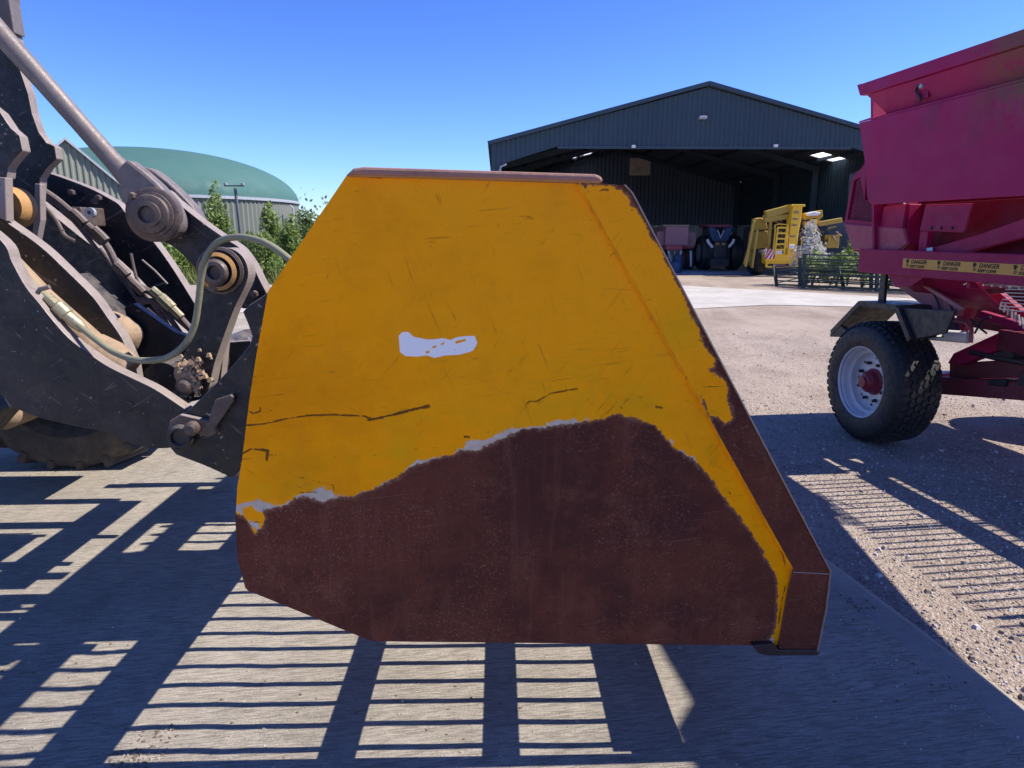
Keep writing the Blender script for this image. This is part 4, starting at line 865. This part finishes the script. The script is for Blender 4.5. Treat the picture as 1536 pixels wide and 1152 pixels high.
def trailer_wheel(o0, w, face_out):
    """wheel with outer face at offset o0; face_out -1 = faces the camera side"""
    hub = T(.19, o0, .508); ax = TN * (1 if face_out < 0 else -1); r = .535
    wh = MB().lathe(hub, ax, [(.30, .05), (.305, .02), (.318, .012), (.322, .022), (.312, .03), (.300, .035), (.292, .06), (.292, .085), (.278, .10), (.262, .108), (.262, .15), (.245, .165), (.236, .17), (.20, .150), (.165, .148), (.125, .155), (.10, .15), (.10, .15), (.0, .15)], 56).build('wheel', M['rim'], tr, smooth=True, auto=50)
    me_ = MB().lathe(hub, ax, [(.302, .05), (.302, .03), (.318, .018), (.345, .008), (.40, .0), (.45, .006), (.49, .022), (.515, .05), (r - .010, .075), (r - .006, w / 2), (r - .010, w - .075), (.515, w - .05), (.49, w - .02), (.42, w), (.32, w - .02), (.30, w - .05)], 80)
    ty = me_.build('tyre', M['tyre'], wh, smooth=True, auto=60); ty.matrix_parent_inverse = Matrix.Identity(4)
    u = Vector((0, 0, 1)); wv = ax.cross(u).normalized()
    mb = MB(); nblk = 46; rows = 6
    for i in range(nblk):
        for j in range(rows):
            t0 = 2 * math.pi * (i + (j % 2) * .5) / nblk; yy = .045 + (w - .09) * (j + .5) / rows
            hw = (w - .09) / rows * .47; ht = math.pi / nblk * .86
            k_ = []
            for rr, f in ((r - .018, 1.0), (r + (.004 if 0 < j < rows - 1 else -.004), .86)):
                for (a_, b_) in ((-1, -.35), (-.45, -1), (.45, -1), (1, -.35), (1, .35), (.45, 1), (-.45, 1), (-1, .35)):
                    t = t0 + a_ * ht * f; k_.append(hub + ax * (yy + b_ * hw * f * 1.05) + (u * math.cos(t) + wv * math.sin(t)) * rr)
            mb.add(k_, [tuple(range(8, 16))] + [(q, (q + 1) % 8, 8 + (q + 1) % 8, 8 + q) for q in range(8)])
    for i in range(nblk):   # shoulder ribs
        t0 = 2 * math.pi * i / nblk
        for (y0_, sgn) in ((.062, 1), (w - .062, -1)):
            v = []
            for rr, yy in ((.500, y0_ - sgn * .036), (r - .006, y0_)):
                for dt in (-.045, .045):
                    for e_ in (0, .014):
                        t = t0 + dt; v.append(hub + ax * (yy - sgn * e_ * .6) + (u * math.cos(t) + wv * math.sin(t)) * (rr + e_ * .2))
            mb.hexa([v[0], v[2], v[3], v[1], v[4], v[6], v[7], v[5]])
    td = mb.build('tread_blocks', M['tyre'], wh); tag(td, kind='stuff'); td.matrix_parent_inverse = Matrix.Identity(4)
    hb = MB().lathe(hub, ax, [(.118, .16), (.118, .14), (.104, .132), (.094, .085), (.074, .072), (.068, .058), (.050, .050), (.046, .032), (.0, .03)], 28).build('hub', M['hub_red'], wh, smooth=True, auto=35); hb.matrix_parent_inverse = Matrix.Identity(4)
    for i in range(8):
        t = math.pi / 8 + 2 * math.pi * i / 8; p = hub + (u * math.cos(t) + wv * math.sin(t)) * .172
        nb_ = MB().lathe(p, ax, [(.016, .15), (.016, .115), (.009, .105), (0, .105)], 6).build('wheel_nut', M['black'], wh); nb_.matrix_parent_inverse = Matrix.Identity(4)
        p = hub + (u * math.cos(t + .39) + wv * math.sin(t + .39)) * .21
        nb_ = MB().lathe(p, ax, [(.014, .151), (0, .150)], 10).build('rim_hole', M['ink'], wh); nb_.matrix_parent_inverse = Matrix.Identity(4)
trailer_wheel(-.09, .43, -1)
trailer_wheel(2.4, .42, 1)

# ================================================================== SHED
SY = 31.0
eL, pk = onY(737, 217, SY), onY(1062, 131, SY)
hw = pk.x - eL.x; eR = Vector((pk.x + hw, SY, eL.z)); cx = pk.x
def roofz(x): return pk.z - abs(x - cx) * (pk.z - eL.z) / hw
zo = onY(1000, 220, SY).z; xoL = onY(836, 220, SY).x; xiL = onY(750, 247, SY).x; ziL = onY(750, 247, SY).z
sh = thing('farm_shed', (cx, SY + 10, 0), 'big dark blue grey steel shed with open front and corrugated gable', 'shed')
def corrugated(name, fx, x0, x1, ztop, zbot, Y, pitch, depth, m_, parent, vert=None):
    V = []; F = []; n_ = int((x1 - x0) / (pitch / 4)); prof = [0, depth, depth, 0]
    for i in range(n_ + 1):
        x = x0 + (x1 - x0) * i / n_; d = prof[i % 4]; V += [fx(x, d, ztop(x)), fx(x, d, zbot(x))]
        if i: F.append((2 * i - 2, 2 * i - 1, 2 * i + 1, 2 * i))
    return link(name, mesh(V, F), m_, parent)
def gbot(x):
    xm = cx - abs(x - cx)
    if xm > xoL: return zo
    if xm > xiL: return zo + (ziL - zo) * (xoL - xm) / (xoL - xiL)
    return 0
DY = 22
corrugated('gable_cladding', lambda x, d, z: (x, SY - d, z), eL.x, eR.x, roofz, gbot, SY, .21, .045, M['cladding'], sh)
corrugated('back_wall', lambda x, d, z: (x, SY + DY - d, z), eL.x, eR.x, lambda x: roofz(x) + .12, lambda x: 2.36, 0, .30, .05, painted('lightened_cladding', (.09, .12, .17), .6, 0, (.10, .13, .15), .4, .5, .05), sh)  # paler copy of the cladding, lightened to stand in for light inside
for sx in (eL.x, eR.x):
    corrugated('side_wall', lambda x, d, z: (sx + d, x, z), SY, SY + DY, lambda x: eL.z + .1, lambda x: 2.36, 0, .34, .04, M['cladding'], sh)
    MB().box((sx - .02 if sx < cx else sx - .13, SY + .1, 0), (sx + .15 if sx < cx else sx + .02, SY + DY, 2.4)).build('concrete_wall', M['shed_block'], sh)
npan = 12
for i in range(npan):
    x0 = eL.x + .2 + (2 * hw - .4) * i / npan; x1 = eL.x + .2 + (2 * hw - .4) * (i + 1) / npan
    for k in range(2): MB().box((x0 + .02, SY + DY - .25, k * 1.2), (x1 - .02, SY + DY - .1, k * 1.2 + 1.18)).build('wall_panel', M['shed_block'], sh)
# roof with translucent strips left open between sheets
nb_ = 6
lights = {0: [], 1: []}
for side in (-1, 1):
    xe = cx + side * (hw + .15); ze = roofz(cx + hw + .15)
    bays = [(SY - .1, SY + DY)]
    # strips of roof sheet, two rooflights per chosen bay
    def rp_(f, y, dz=0): return (cx + (xe - cx) * f, y, pk.z + .06 + (ze - pk.z) * f + dz)
    ycuts = [SY - .1, SY + 6.0, SY + 7.6, SY + 18.6, SY + 20.6, SY + DY + .1]
    for q in range(len(ycuts) - 1):
        ya, yb = ycuts[q], ycuts[q + 1]
        if q == (1 if side > 0 else 3):
            u0 = .845 if side > 0 else .24
            spans = [(0, u0, 0), (u0, u0 + .065, 1), (u0 + .065, u0 + .077, 0), (u0 + .077, u0 + .142, 1), (u0 + .142, 1, 0)]
        else: spans = [(0, 1, 0)]
        for f0, f1, gl in spans:
            o = MB().hexa([rp_(f0, ya), rp_(f1, ya), rp_(f1, yb), rp_(f0, yb), rp_(f0, ya, .05), rp_(f1, ya, .05), rp_(f1, yb, .05), rp_(f0, yb, .05)]).build('roof_light' if gl else 'roof_sheet', M['rooflight'] if gl else M['roof'], sh)
            if gl:
                me = o.data; bm = bmesh.new(); bm.from_mesh(me); bm.faces.ensure_lookup_table(); kill = [f for f in bm.faces if f.normal.z < .5]; bmesh.ops.delete(bm, geom=kill, context='FACES'); bm.to_mesh(me); bm.free()
    # rafters and posts
    for y in (SY + .25, SY + 9, SY + 14.5, SY + DY - .3):
        MB().hexa([(cx, y - .08, pk.z - .25), (xe - side * .2, y - .08, ze - .35), (xe - side * .2, y + .08, ze - .35), (cx, y + .08, pk.z - .25), (cx, y - .08, pk.z - .05), (xe - side * .2, y - .08, ze + .0), (xe - side * .2, y + .08, ze + .0), (cx, y + .08, pk.z - .05)]).build('rafter', M['steel_grey'] if False else M['cladding'], sh)
        xp = cx + side * (hw - .25); MB().box((xp - .18, y - .1, 0), (xp + .18, y + .1, ze)).build('post', M['cladding'], sh)
    for f in (.18, .36, .54, .76, .9):
        a, b_ = rp_(f, SY + .1, -.1), rp_(f, SY + DY - .1, -.1); MB().bar(a, b_, .06, .16).build('purlin', M['cladding'], sh)
    MB().bar((xe, SY - .15, ze + .08), (cx, SY - .15, pk.z + .14), .12, .16).build('verge_trim', M['cladding'], sh)
MB().box((xoL, SY - .06, zo - .10), (2 * cx - xoL, SY + .02, zo + .02)).build('lintel_trim', M['cladding'], sh)
yv = SY + DY - .3
for (x0_, y0_, x1_, y1_) in ((945, 237, 975, 263), (1127, 237, 1160, 264)):
    a, b_ = onY(x0_, y0_, yv), onY(x1_, y1_, yv); fr_ = MB().box((a.x, yv, b_.z), (b_.x, yv + .06, a.z)).build('vent_panel', M['vent'], sh)
a = onY(1053, 177, SY - .1)
MB().box((a.x - .16, SY - .32, a.z - .06), (a.x + .16, SY - .05, a.z + .06)).build('floodlight', M['steel_grey'], sh, bevel=.02)
for p in ((950, 220), (1163, 219)):
    a = onY(p[0], p[1], SY - .1); MB().box((a.x - .08, SY - .2, a.z - .05), (a.x + .08, SY - .06, a.z + .06)).build('corner_lamp', M['white_paint'], sh)
MB().tube([onY(x, y, SY - .05) for x, y in [(749, 262), (751, 250), (760, 246)]] , .05, 8).build('downpipe_bend', M['steel_grey'], sh, smooth=True)
sheet('shed_floor', [(eL.x, SY), (eR.x, SY), (eR.x, SY + DY), (eL.x, SY + DY)], -.014, M['shed_block'])

# ------------------------------------------------------------------ machines in the shed
def wheel_simple(c, ax, r, w, parent, rimm):
    w_ = MB().lathe(c, ax, [(r * .55, -w / 2), (r * .9, -w / 2), (r, -w * .3), (r, w * .3), (r * .9, w / 2), (r * .55, w / 2)], 28).build('wheel', M['tyre'], parent, smooth=True)
    k = MB().lathe(c, ax, [(r * .56, -w * .45), (r * .4, -w * .2), (0, -w * .25)], 20).build('rim', rimm, w_, smooth=True); k.matrix_parent_inverse = Matrix.Identity(4)
def YBX(px0, py0, px1, py1, Y, d, name, m_, parent, bevel=.02):
    a, b_ = onY(px0, py0, Y), onY(px1, py1, Y); return MB().box((a.x, Y, b_.z), (b_.x, Y + d, a.z)).build(name, m_, parent, bevel=bevel)
# yellow beet machine
yy = 29.8; o0 = onY(1182, 405, yy); ym = thing('crane_truck', (o0.x, yy + 2, 0), 'bright yellow self propelled machine with upright tower and ladder at the shed mouth', 'machine')
YM = M['machine_yellow']
YBX(1149, 381, 1212, 393, yy, .5, 'deck', YM, ym); YBX(1149, 393, 1212, 395.5, yy - .02, .5, 'deck_rail', YM, ym); YBX(1150, 399, 1210, 401.5, yy - .05, .1, 'bumper', YM, ym)
for x in (1149, 1207): YBX(x, 393, x + 2.5, 401, yy - .04, .1, 'bumper_post', YM, ym)
YBX(1160, 394, 1178, 400, yy + .1, .1, 'number_panel', M['pink_far'], ym)
hb = YBX(1148.5, 373.5, 1162, 388, yy - .06, .04, 'hazard_board', M['white'], ym, 0)
a, b_ = onY(1148.5, 373.5, yy - .075), onY(1162, 388, yy - .075); Wd = b_.x - a.x; Hd = a.z - b_.z
for k in range(-1, 3):
    f = k / 2.5; q = [(f, 0), (f + .2, 0), (f + .8, 1), (f + .6, 1)]; q = [(min(1, max(0, u_)), v_) for u_, v_ in q]
    if q[1][0] - q[0][0] + q[2][0] - q[3][0] > .02:
        o = MB().add([(a.x + Wd * u_, yy - .068, b_.z + Hd * v_) for u_, v_ in q], [(0, 1, 2, 3)]).build('red_stripe', M['redstripe'], hb); o.matrix_parent_inverse = Matrix.Identity(4)
YBX(1164, 374, 1173, 381, yy - .03, .03, 'white_board', M['white_paint'], ym, 0)
YBX(1190, 377, 1208, 382, yy - .03, .03, 'name_board', YM, ym, 0)
P = px3([(1190, 309), (1204, 309), (1202, 330), (1198, 350), (1195, 383), (1181, 383), (1184, 355), (1187, 330)], yy - .1)
MB().prism(P, (0, .5, 0)).build('tower', YM, ym, bevel=.03)
YBX(1187.5, 306.5, 1208, 310, yy - .2, .7, 'tower_cap', YM, ym)
for (x, y) in ((1191, 317), (1190, 327), (1188, 336), (1186, 353)): YBX(x, y, x + 7, y + 3, yy - .13, .04, 'tower_marking', M['mud'], ym, 0)
YBX(1184, 367, 1192, 373, yy - .14, .06, 'tower_plate', M['white_paint'], ym)
for (xa, xb) in ((1167, 1162), (1181, 1176)): MB().bar(onY(xa, 340, yy - .3), onY(xb, 381, yy - .3), .06, .06).build('ladder_rail', YM, ym)
for k in range(5): 
    f = k / 5 + .04; xa = 1167 - 5 * f; y_ = 340 + 41 * f; MB().bar(onY(xa, y_, yy - .3), onY(xa + 14, y_, yy - .3), .05, .07).build('rung', YM, ym)
for pts_, r_ in (([(1160, 375), (1163, 345), (1162, 338), (1168, 336), (1182, 337), (1180, 372)], .035), ([(1202, 372), (1203, 356), (1224, 358), (1224, 376)], .03)):
    MB().tube([onY(x, y, yy - .1) for x, y in pts_], r_, 8).build('handrail', YM, ym, smooth=True)
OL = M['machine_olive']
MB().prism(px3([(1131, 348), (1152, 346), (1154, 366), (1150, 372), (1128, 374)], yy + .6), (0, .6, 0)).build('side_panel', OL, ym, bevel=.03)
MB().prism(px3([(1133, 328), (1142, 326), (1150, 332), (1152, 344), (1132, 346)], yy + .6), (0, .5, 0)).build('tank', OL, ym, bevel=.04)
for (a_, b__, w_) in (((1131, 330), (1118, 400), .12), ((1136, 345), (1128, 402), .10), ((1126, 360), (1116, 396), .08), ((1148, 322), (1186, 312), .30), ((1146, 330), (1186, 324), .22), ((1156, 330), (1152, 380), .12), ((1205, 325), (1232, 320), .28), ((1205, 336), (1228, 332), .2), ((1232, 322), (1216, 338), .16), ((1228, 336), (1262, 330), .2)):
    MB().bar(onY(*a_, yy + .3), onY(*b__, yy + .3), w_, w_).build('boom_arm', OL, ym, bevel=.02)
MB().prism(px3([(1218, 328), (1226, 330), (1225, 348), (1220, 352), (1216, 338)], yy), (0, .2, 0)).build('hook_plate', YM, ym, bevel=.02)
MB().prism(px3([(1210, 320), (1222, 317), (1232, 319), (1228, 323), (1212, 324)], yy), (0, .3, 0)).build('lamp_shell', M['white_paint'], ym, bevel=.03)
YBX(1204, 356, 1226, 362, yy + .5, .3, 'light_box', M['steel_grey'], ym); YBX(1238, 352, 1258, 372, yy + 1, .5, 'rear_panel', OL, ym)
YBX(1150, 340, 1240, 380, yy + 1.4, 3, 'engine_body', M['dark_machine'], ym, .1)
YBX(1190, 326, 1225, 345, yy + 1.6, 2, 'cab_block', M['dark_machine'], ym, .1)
wheel_simple(onY(1140, 388, yy + .8), (0, 1, 0), .01, .01, ym, OL) if False else None
for xx_ in (1140, 1225): p = onY(xx_, 390, yy + .8); wheel_simple(Vector((p.x, yy + 1.2, .72)), (1, 0, 0), .72, .55, ym, OL)
for i in range(46):
    x, y = random.uniform(1136, 1255), random.uniform(322, 368); a_ = random.uniform(0, 3)
    MB().bar(onY(x, y, yy + .9), onY(x + 14 * math.cos(a_), y + 8 * math.sin(a_), yy + 1.0), random.uniform(.03, .10), .06).build('pipework', random.choice([OL, M['dark_machine'], M['dark_machine'], M['mud']]), ym)
# blue tractor
ty_ = 33.2; o0 = onY(1080, 405, ty_); tt = thing('tractor', (o0.x, ty_ + 2, 0), 'blue tractor parked nose out in the dark shed between the red spreader and yellow machine', 'tractor')
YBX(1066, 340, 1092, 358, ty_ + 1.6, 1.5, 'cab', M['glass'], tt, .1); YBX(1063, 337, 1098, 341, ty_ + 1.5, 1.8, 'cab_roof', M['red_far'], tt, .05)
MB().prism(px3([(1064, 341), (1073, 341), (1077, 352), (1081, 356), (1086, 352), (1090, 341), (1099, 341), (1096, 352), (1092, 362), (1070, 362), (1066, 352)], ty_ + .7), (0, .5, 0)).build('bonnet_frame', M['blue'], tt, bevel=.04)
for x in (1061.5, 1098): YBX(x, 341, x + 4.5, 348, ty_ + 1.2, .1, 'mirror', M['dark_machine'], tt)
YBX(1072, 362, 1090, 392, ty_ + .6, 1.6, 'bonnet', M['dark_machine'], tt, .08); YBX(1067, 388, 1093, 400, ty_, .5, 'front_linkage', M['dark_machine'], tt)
for s_ in (-1, 1):
    MB().tube([onY(1081 + s_ * 12, 371, ty_ + .6), onY(1081 + s_ * 18, 364, ty_ + .6), onY(1081 + s_ * 20, 359, ty_ + .6)], .07, 8).build('lamp_arm', M['white_paint'], tt, smooth=True)
    MB().bar(onY(1076 if s_ < 0 else 1086, 345, ty_ + .65), onY(1081, 357, ty_ + .65), .08, .05).build('bonnet_stripe', M['steel_grey'], tt)
    wheel_simple(Vector((onY(1081 + s_ * 22, 390, ty_ + 1.1).x, ty_ + 1.5, .85)), (1, 0, 0), .85, .6, tt, M['steel_grey'])
YBX(1074, 364, 1079, 368, ty_ + .55, .1, 'headlamp', M['orange_seal'], tt, 0); YBX(1083, 364, 1088, 368, ty_ + .55, .1, 'headlamp', M['orange_seal'], tt, 0)
# red spreader
ry = 33.6; o0 = onY(1012, 400, ry); rs = thing('muck_spreader', (o0.x, ry + 2, 0), 'faded red spreader with folded sides parked left of the tractor in the shed', 'spreader')
YBX(999, 340, 1032, 368, ry + .5, 2.5, 'box', M['pink_far'], rs, .03); YBX(986, 347, 998, 368, ry + .9, .2, 'side_wing', M['pink_far'], rs); YBX(1028, 348, 1042, 370, ry + .9, .2, 'side_wing', M['pink_far'], rs)
YBX(999, 368, 1023, 375, ry + .3, .4, 'lower_panel', M['red_far'], rs); YBX(985, 369, 1041, 373, ry + 1, .3, 'frame', M['red_far'], rs)
YBX(995, 337, 1034, 340, ry + .45, .2, 'top_rail', M['mud'], rs)
for a_, b__ in (((1002, 376), (1008, 396)), ((1022, 376), (1016, 396)), ((1036, 376), (1036, 400))): MB().bar(onY(*a_, ry + .2), onY(*b__, ry + .2), .09, .09).build('strut', M['steel_grey'], rs)
for x in (994, 1036): wheel_simple(Vector((onY(x, 390, ry + 1).x, ry + 1.5, .6)), (1, 0, 0), .6, .45, rs, M['red_far'])
a = onY(1014, 398, 32.3)
b1 = MB().lathe((a.x, 32.4, 0), (0, 0, 1), [(0, .0), (.28, 0), (.31, .1), (.31, .4), (.26, .5), (0, .52)], 20).build('plastic_drum', M['blue'], None, smooth=True, auto=40); tag(b1, 'blue plastic drum standing before the red spreader in the shed', 'drum')
b2 = MB().lathe((a.x + .25, 33.0, .0), (0, 0, 1), [(0, .0), (.2, 0), (.24, .1), (.24, .7), (.2, .8), (0, .82)], 20).build('plastic_barrel', painted('dull_blue', (.02, .05, .11), .6), None, smooth=True, auto=40); tag(b2, 'taller dark blue barrel standing behind the round blue drum', 'barrel')

# ------------------------------------------------------------------ stacked gates and weeds in front of the shed
def gate(p0_, p1_, h, lean, label):
    p0_, p1_ = Vector(p0_), Vector(p1_); t_ = thing('steel_gate', p0_, label, 'gate', 'steel gates stacked by the road')
    d_ = (p1_ - p0_); L = d_.length; d_.normalize(); up = Vector((0, lean, 1)).normalized()
    for a_, b__ in ((p0_, p0_ + up * h), (p1_, p1_ + up * h), (p0_ + d_ * L * .5, p0_ + d_ * L * .5 + up * h)): MB().bar(a_, b__, .09, .09).build('post', M['gate'], t_)
    for k in range(6):
        z = .06 + (h - .1) * k / 5; MB().bar(p0_ + up * z, p1_ + up * z, .045, .045).build('rail', M['gate'], t_)
    MB().bar(p0_ + up * .1, p0_ + d_ * L * .5 + up * h * .95, .05, .03).build('brace', M['gate'], t_)
g0 = onZ(1205, 432); 
gate((g0.x, g0.y, 0), (g0.x + 3.4, g0.y - 2.9, 0), 1.15, .12, 'front dark green steel gate lying on edge beside the pale road')
gate((g0.x + .1, g0.y + .5, 0), (g0.x + 3.5, g0.y - 2.4, 0), 1.0, .2, 'middle dark green steel gate behind the front one')
gate((g0.x - .5, g0.y + 1.0, 0), (g0.x + 2.9, g0.y - 1.7, 0), .8, .6, 'low leaning steel gate farthest back in the stack')
def foliage(name, c, rx, ry_, rz, count, size, m_, parent=None, seed=1, fn=None, stems=0):
    r_ = np.random.RandomState(seed); V = []; F = []
    cl = r_.normal(0, .42, (max(4, count // 45), 3)); cl = cl / np.maximum(1, np.linalg.norm(cl, axis=1, keepdims=True) / .8)
    for i in range(count):
        q = cl[r_.randint(len(cl))] + r_.normal(0, .17, 3)
        q = q / max(1, np.linalg.norm(q) * .95); tp = 1 - .45 * max(0, q[2]); p = np.array(c) + q * np.array([rx * tp, ry_ * tp, rz])
        a = r_.normal(0, 1, 3); a /= np.linalg.norm(a); b_ = np.cross(a, r_.normal(0, 1, 3)); b_ /= np.linalg.norm(b_); s_ = size * r_.uniform(.5, 1.4)
        k = len(V); V += [tuple(p - a * s_), tuple(p + b_ * s_ * .45), tuple(p + a * s_), tuple(p - b_ * s_ * .45)]; F.append((k, k + 1, k + 2, k + 3))
    return link(name, mesh(V, F), m_, parent)
def shrub(name, x, y, h, w, label, cat, m_, seed, group, count=1500, size=.06, trunk=True):
    t_ = thing(name, (x, y, 0), label, cat, group); rr = random.Random(seed)
    mb = MB()
    for k in range(5):
        dx_, dy_ = rr.uniform(-.3, .3) * w, rr.uniform(-.3, .3) * w
        mb.tube([(x, y, -.05), (x + dx_ * .4, y + dy_ * .4, h * .4), (x + dx_, y + dy_, h * rr.uniform(.7, .95))], [.04 * h / 3 + .01, .025 * h / 3, .008], 6)
    mb.build('trunk', M['bark'], t_, smooth=True)
    f = foliage('crown', (x, y, h * .52), w * .5, w * .5, h * .5, count, size, m_, t_, seed)
    return t_
pf = g0
shrub('flowering_shrub', g0.x + .9, g0.y + 1.8, 2.15, 1.3, 'white blossoming shrub behind the left end of the steel gates', 'shrub', M['flower'], 5, None, 1400, .06)
shrub('weed_plant', g0.x + 2.2, g0.y + 1.4, 1.75, .7, 'tall pale green weed right of the white shrub', 'weed', M['leaf'], 8, None, 700, .06)
for i in range(5):
    xx_ = g0.x + .7 + i * .62; shrub('weed_plant', xx_, g0.y + .9 - i * .5, 1.25, 1.1, ['low green weed behind the left gate post', 'low green weed second from the left gate post', 'low green weed at the middle of the gates', 'low green weed right of the gate middle', 'low green weed beside the trailer nose'][i], 'weed', M['leaf'], 20 + i, 'weeds growing behind the gates', 900, .055)

# ================================================================== LEFT BACKGROUND: digester, gable shed, shrubs
DYY = 52.0
pT = onY(215, 224, DYY); pr = onY(438, 305, DYY); Rr = (pr.x - pT.x); zc = onY(215, 288, DYY - Rr * .9).z
ctr = Vector((pT.x, DYY, 0)); wallh = onY(300, 291, DYY - Rr * .95).z
dg_ = thing('gas_digester', ctr, 'round digester tank with teal green membrane dome and ribbed olive wall', 'storage tank')
V = []; F = []; n_ = 360
for i in range(n_):
    a = 2 * math.pi * i / n_; r_ = Rr + (.09 if i % 2 else 0); V += [(ctr.x + r_ * math.cos(a), ctr.y + r_ * math.sin(a), 0), (ctr.x + r_ * math.cos(a), ctr.y + r_ * math.sin(a), wallh)]
for i in range(n_): j = (i + 1) % n_; F.append((2 * i, 2 * j, 2 * j + 1, 2 * i + 1))
link('wall', mesh(V, F), M['digester_wall'], dg_)
topz = pT.z
mb = MB(); prf = [(Rr * 1.01 * math.cos(t), wallh + (topz - wallh) * math.sin(t)) for t in np.linspace(0, math.pi / 2, 24)]; prf[-1] = (.01, topz)
mb.lathe(ctr, (0, 0, 1), prf, 96); mb.build('dome', M['dome'], dg_, smooth=True)
MB().lathe(ctr, (0, 0, 1), [(Rr + .12, wallh - .12), (Rr + .2, wallh - .12), (Rr + .2, wallh + .06), (Rr + .12, wallh + .06)], 96).build('rim_rail', M['steel_grey'], dg_, smooth=True, auto=40)
mb = MB(); a = onY(435, 308, DYY - 2); mb.tube([(a.x, DYY - 2, a.z), (a.x + .2, DYY - 2, a.z - .2), (a.x + .25, DYY - 2, 0)], .06, 8); mb.build('downpipe', M['steel_grey'], dg_, smooth=True)
# olive gable building, its length running away from the yard
GA = Vector((-.60, .80, 0)); GR = Vector((.80, .60, 0)); GP = Vector((-21.5, 34, 0))
gp_, ge = onP(97, 211, GP, GA), onP(186, 284, GP, GA); w2 = (ge - gp_).dot(GR) + .05
gs = thing('gable_shed', (gp_.x, gp_.y, 0), 'pale olive corrugated gable end shed left of the green dome', 'shed')
gz = lambda u: gp_.z - abs(u) * (gp_.z - ge.z) / (w2 - .05)
def GQ(u, v, z): p = Vector((gp_.x, gp_.y, 0)) + GR * u + GA * v; return (p.x, p.y, z)
corrugated('gable_cladding', lambda x, d, z: GQ(x, -d, z), -w2, w2, gz, lambda x: 0, 0, .26, .05, M['olive_clad'], gs)
for sx in (-1, 1):
    a_, b__ = sx * w2 - .05, sx * w2 + .05; h_ = gz(w2) - .05
    MB().hexa([GQ(a_, .05, 0), GQ(b__, .05, 0), GQ(b__, 16, 0), GQ(a_, 16, 0), GQ(a_, .05, h_), GQ(b__, .05, h_), GQ(b__, 16, h_), GQ(a_, 16, h_)]).build('side_wall', M['olive_clad'], gs)
    e_ = sx * (w2 + .3); ze_ = gz(w2 + .3)
    MB().hexa([GQ(0, -.2, gp_.z + .02), GQ(e_, -.2, ze_ + .02), GQ(e_, 16, ze_ + .02), GQ(0, 16, gp_.z + .02), GQ(0, -.2, gp_.z + .16), GQ(e_, -.2, ze_ + .16), GQ(e_, 16, ze_ + .16), GQ(0, 16, gp_.z + .16)]).build('roof', M['steel_grey'], gs)
# lamp post
a = onY(351, 282, 34); lp = thing('lamp_post', (a.x + .2, 34, 0), 'grey lamp post with two small floodlights in front of the digester', 'lamp post')
MB().tube([(a.x + .2, 34, -.05), (a.x + .05, 34, a.z)], [.09, .07], 10).build('pole', M['roof'], lp, smooth=True)
MB().bar((a.x - .45, 34, a.z + .1), (a.x + .5, 34, a.z + .1), .06, .06).build('crossarm', M['roof'], lp)
for s_ in (-.38, .42): MB().box((a.x + s_ - .07, 33.9, a.z + .12), (a.x + s_ + .07, 34.05, a.z + .24)).build('floodlight', M['steel_grey'], lp, bevel=.02)
# shrubs
gname = 'self sown shrubs on the verge'
def at_shrub(px_, ytop, Y, w, m_, seed, label, count=2200, size=.085):
    p = onY(px_, ytop, Y); shrub('young_tree', p.x, Y, p.z, w, label, 'shrub', m_, seed, gname, count, size)
at_shrub(322, 276, 30, 1.35, M['leaf'], 31, 'tallest slim young tree left of the lamp post', 2600)
at_shrub(405, 306, 29, 1.3, M['leaf'], 32, 'bushy young tree right of the lamp post')
at_shrub(436, 326, 27, 1.1, M['leaf'], 33, 'green shrub rising behind the bucket corner')
at_shrub(376, 350, 27, 1.6, M['leaf2'], 34, 'low shrub behind the hose loop')
at_shrub(348, 352, 28.5, 1.7, M['leaf2'], 35, 'dark shrub at the foot of the lamp post')
at_shrub(300, 345, 28, 2.0, M['leaf'], 36, 'broad low shrub left of the tall young tree')
at_shrub(395, 350, 26, 1.4, M['leaf'], 37, 'small shrub nearest the pale concrete')
at_shrub(454, 318, 34, 2.4, M['leaf2'], 38, 'rounded dark shrub beside the digester wall')
at_shrub(270, 352, 28, 2.2, M['leaf'], 39, 'low shrub seen under the tilt link')
at_shrub(240, 356, 27, 2.2, M['leaf'], 40, 'leftmost low shrub behind the lift arm')
V = []; F = []; r_ = np.random.RandomState(9)
for i in range(26000):
    y = r_.uniform(25.4, 36); x = r_.uniform(-19, -1); h = r_.uniform(.12, .55) * (1 if r_.rand() < .8 else 1.7); a = r_.rand() * 6.3; w_ = .022; lx, ly = r_.normal(0, .12, 2)
    k = len(V); V += [(x - w_ * math.cos(a), y - w_ * math.sin(a), -.02), (x + w_ * math.cos(a), y + w_ * math.sin(a), -.02), (x + lx, y + ly, h)]; F.append((k, k + 1, k + 2))
tag(link('verge_grass', mesh(V, F), M['grassm']), 'rough green grass and dry stalks along the far verge', 'grass', kind='stuff')
# far hedge
V = []; F = []
for i in range(26000):
    x = r_.uniform(-120, 140); y = 118 + r_.normal(0, 1.2); z = abs(r_.normal(0, 1)) * (2.2 + 1.2 * math.sin(x * .11) + .8 * math.sin(x * .37)); s_ = .38
    a = r_.normal(0, 1, 3); a /= np.linalg.norm(a); b_ = np.cross(a, r_.normal(0, 1, 3)); b_ /= np.linalg.norm(b_); p = np.array([x, y, z])
    k = len(V); V += [tuple(p - a * s_), tuple(p + b_ * s_ * .6), tuple(p + a * s_), tuple(p - b_ * s_ * .6)]; F.append((k, k + 1, k + 2, k + 3))
tag(link('hedgerow', mesh(V, F), M['leaf2']), 'distant hedgerow closing the horizon behind the farm', 'hedge', kind='stuff')
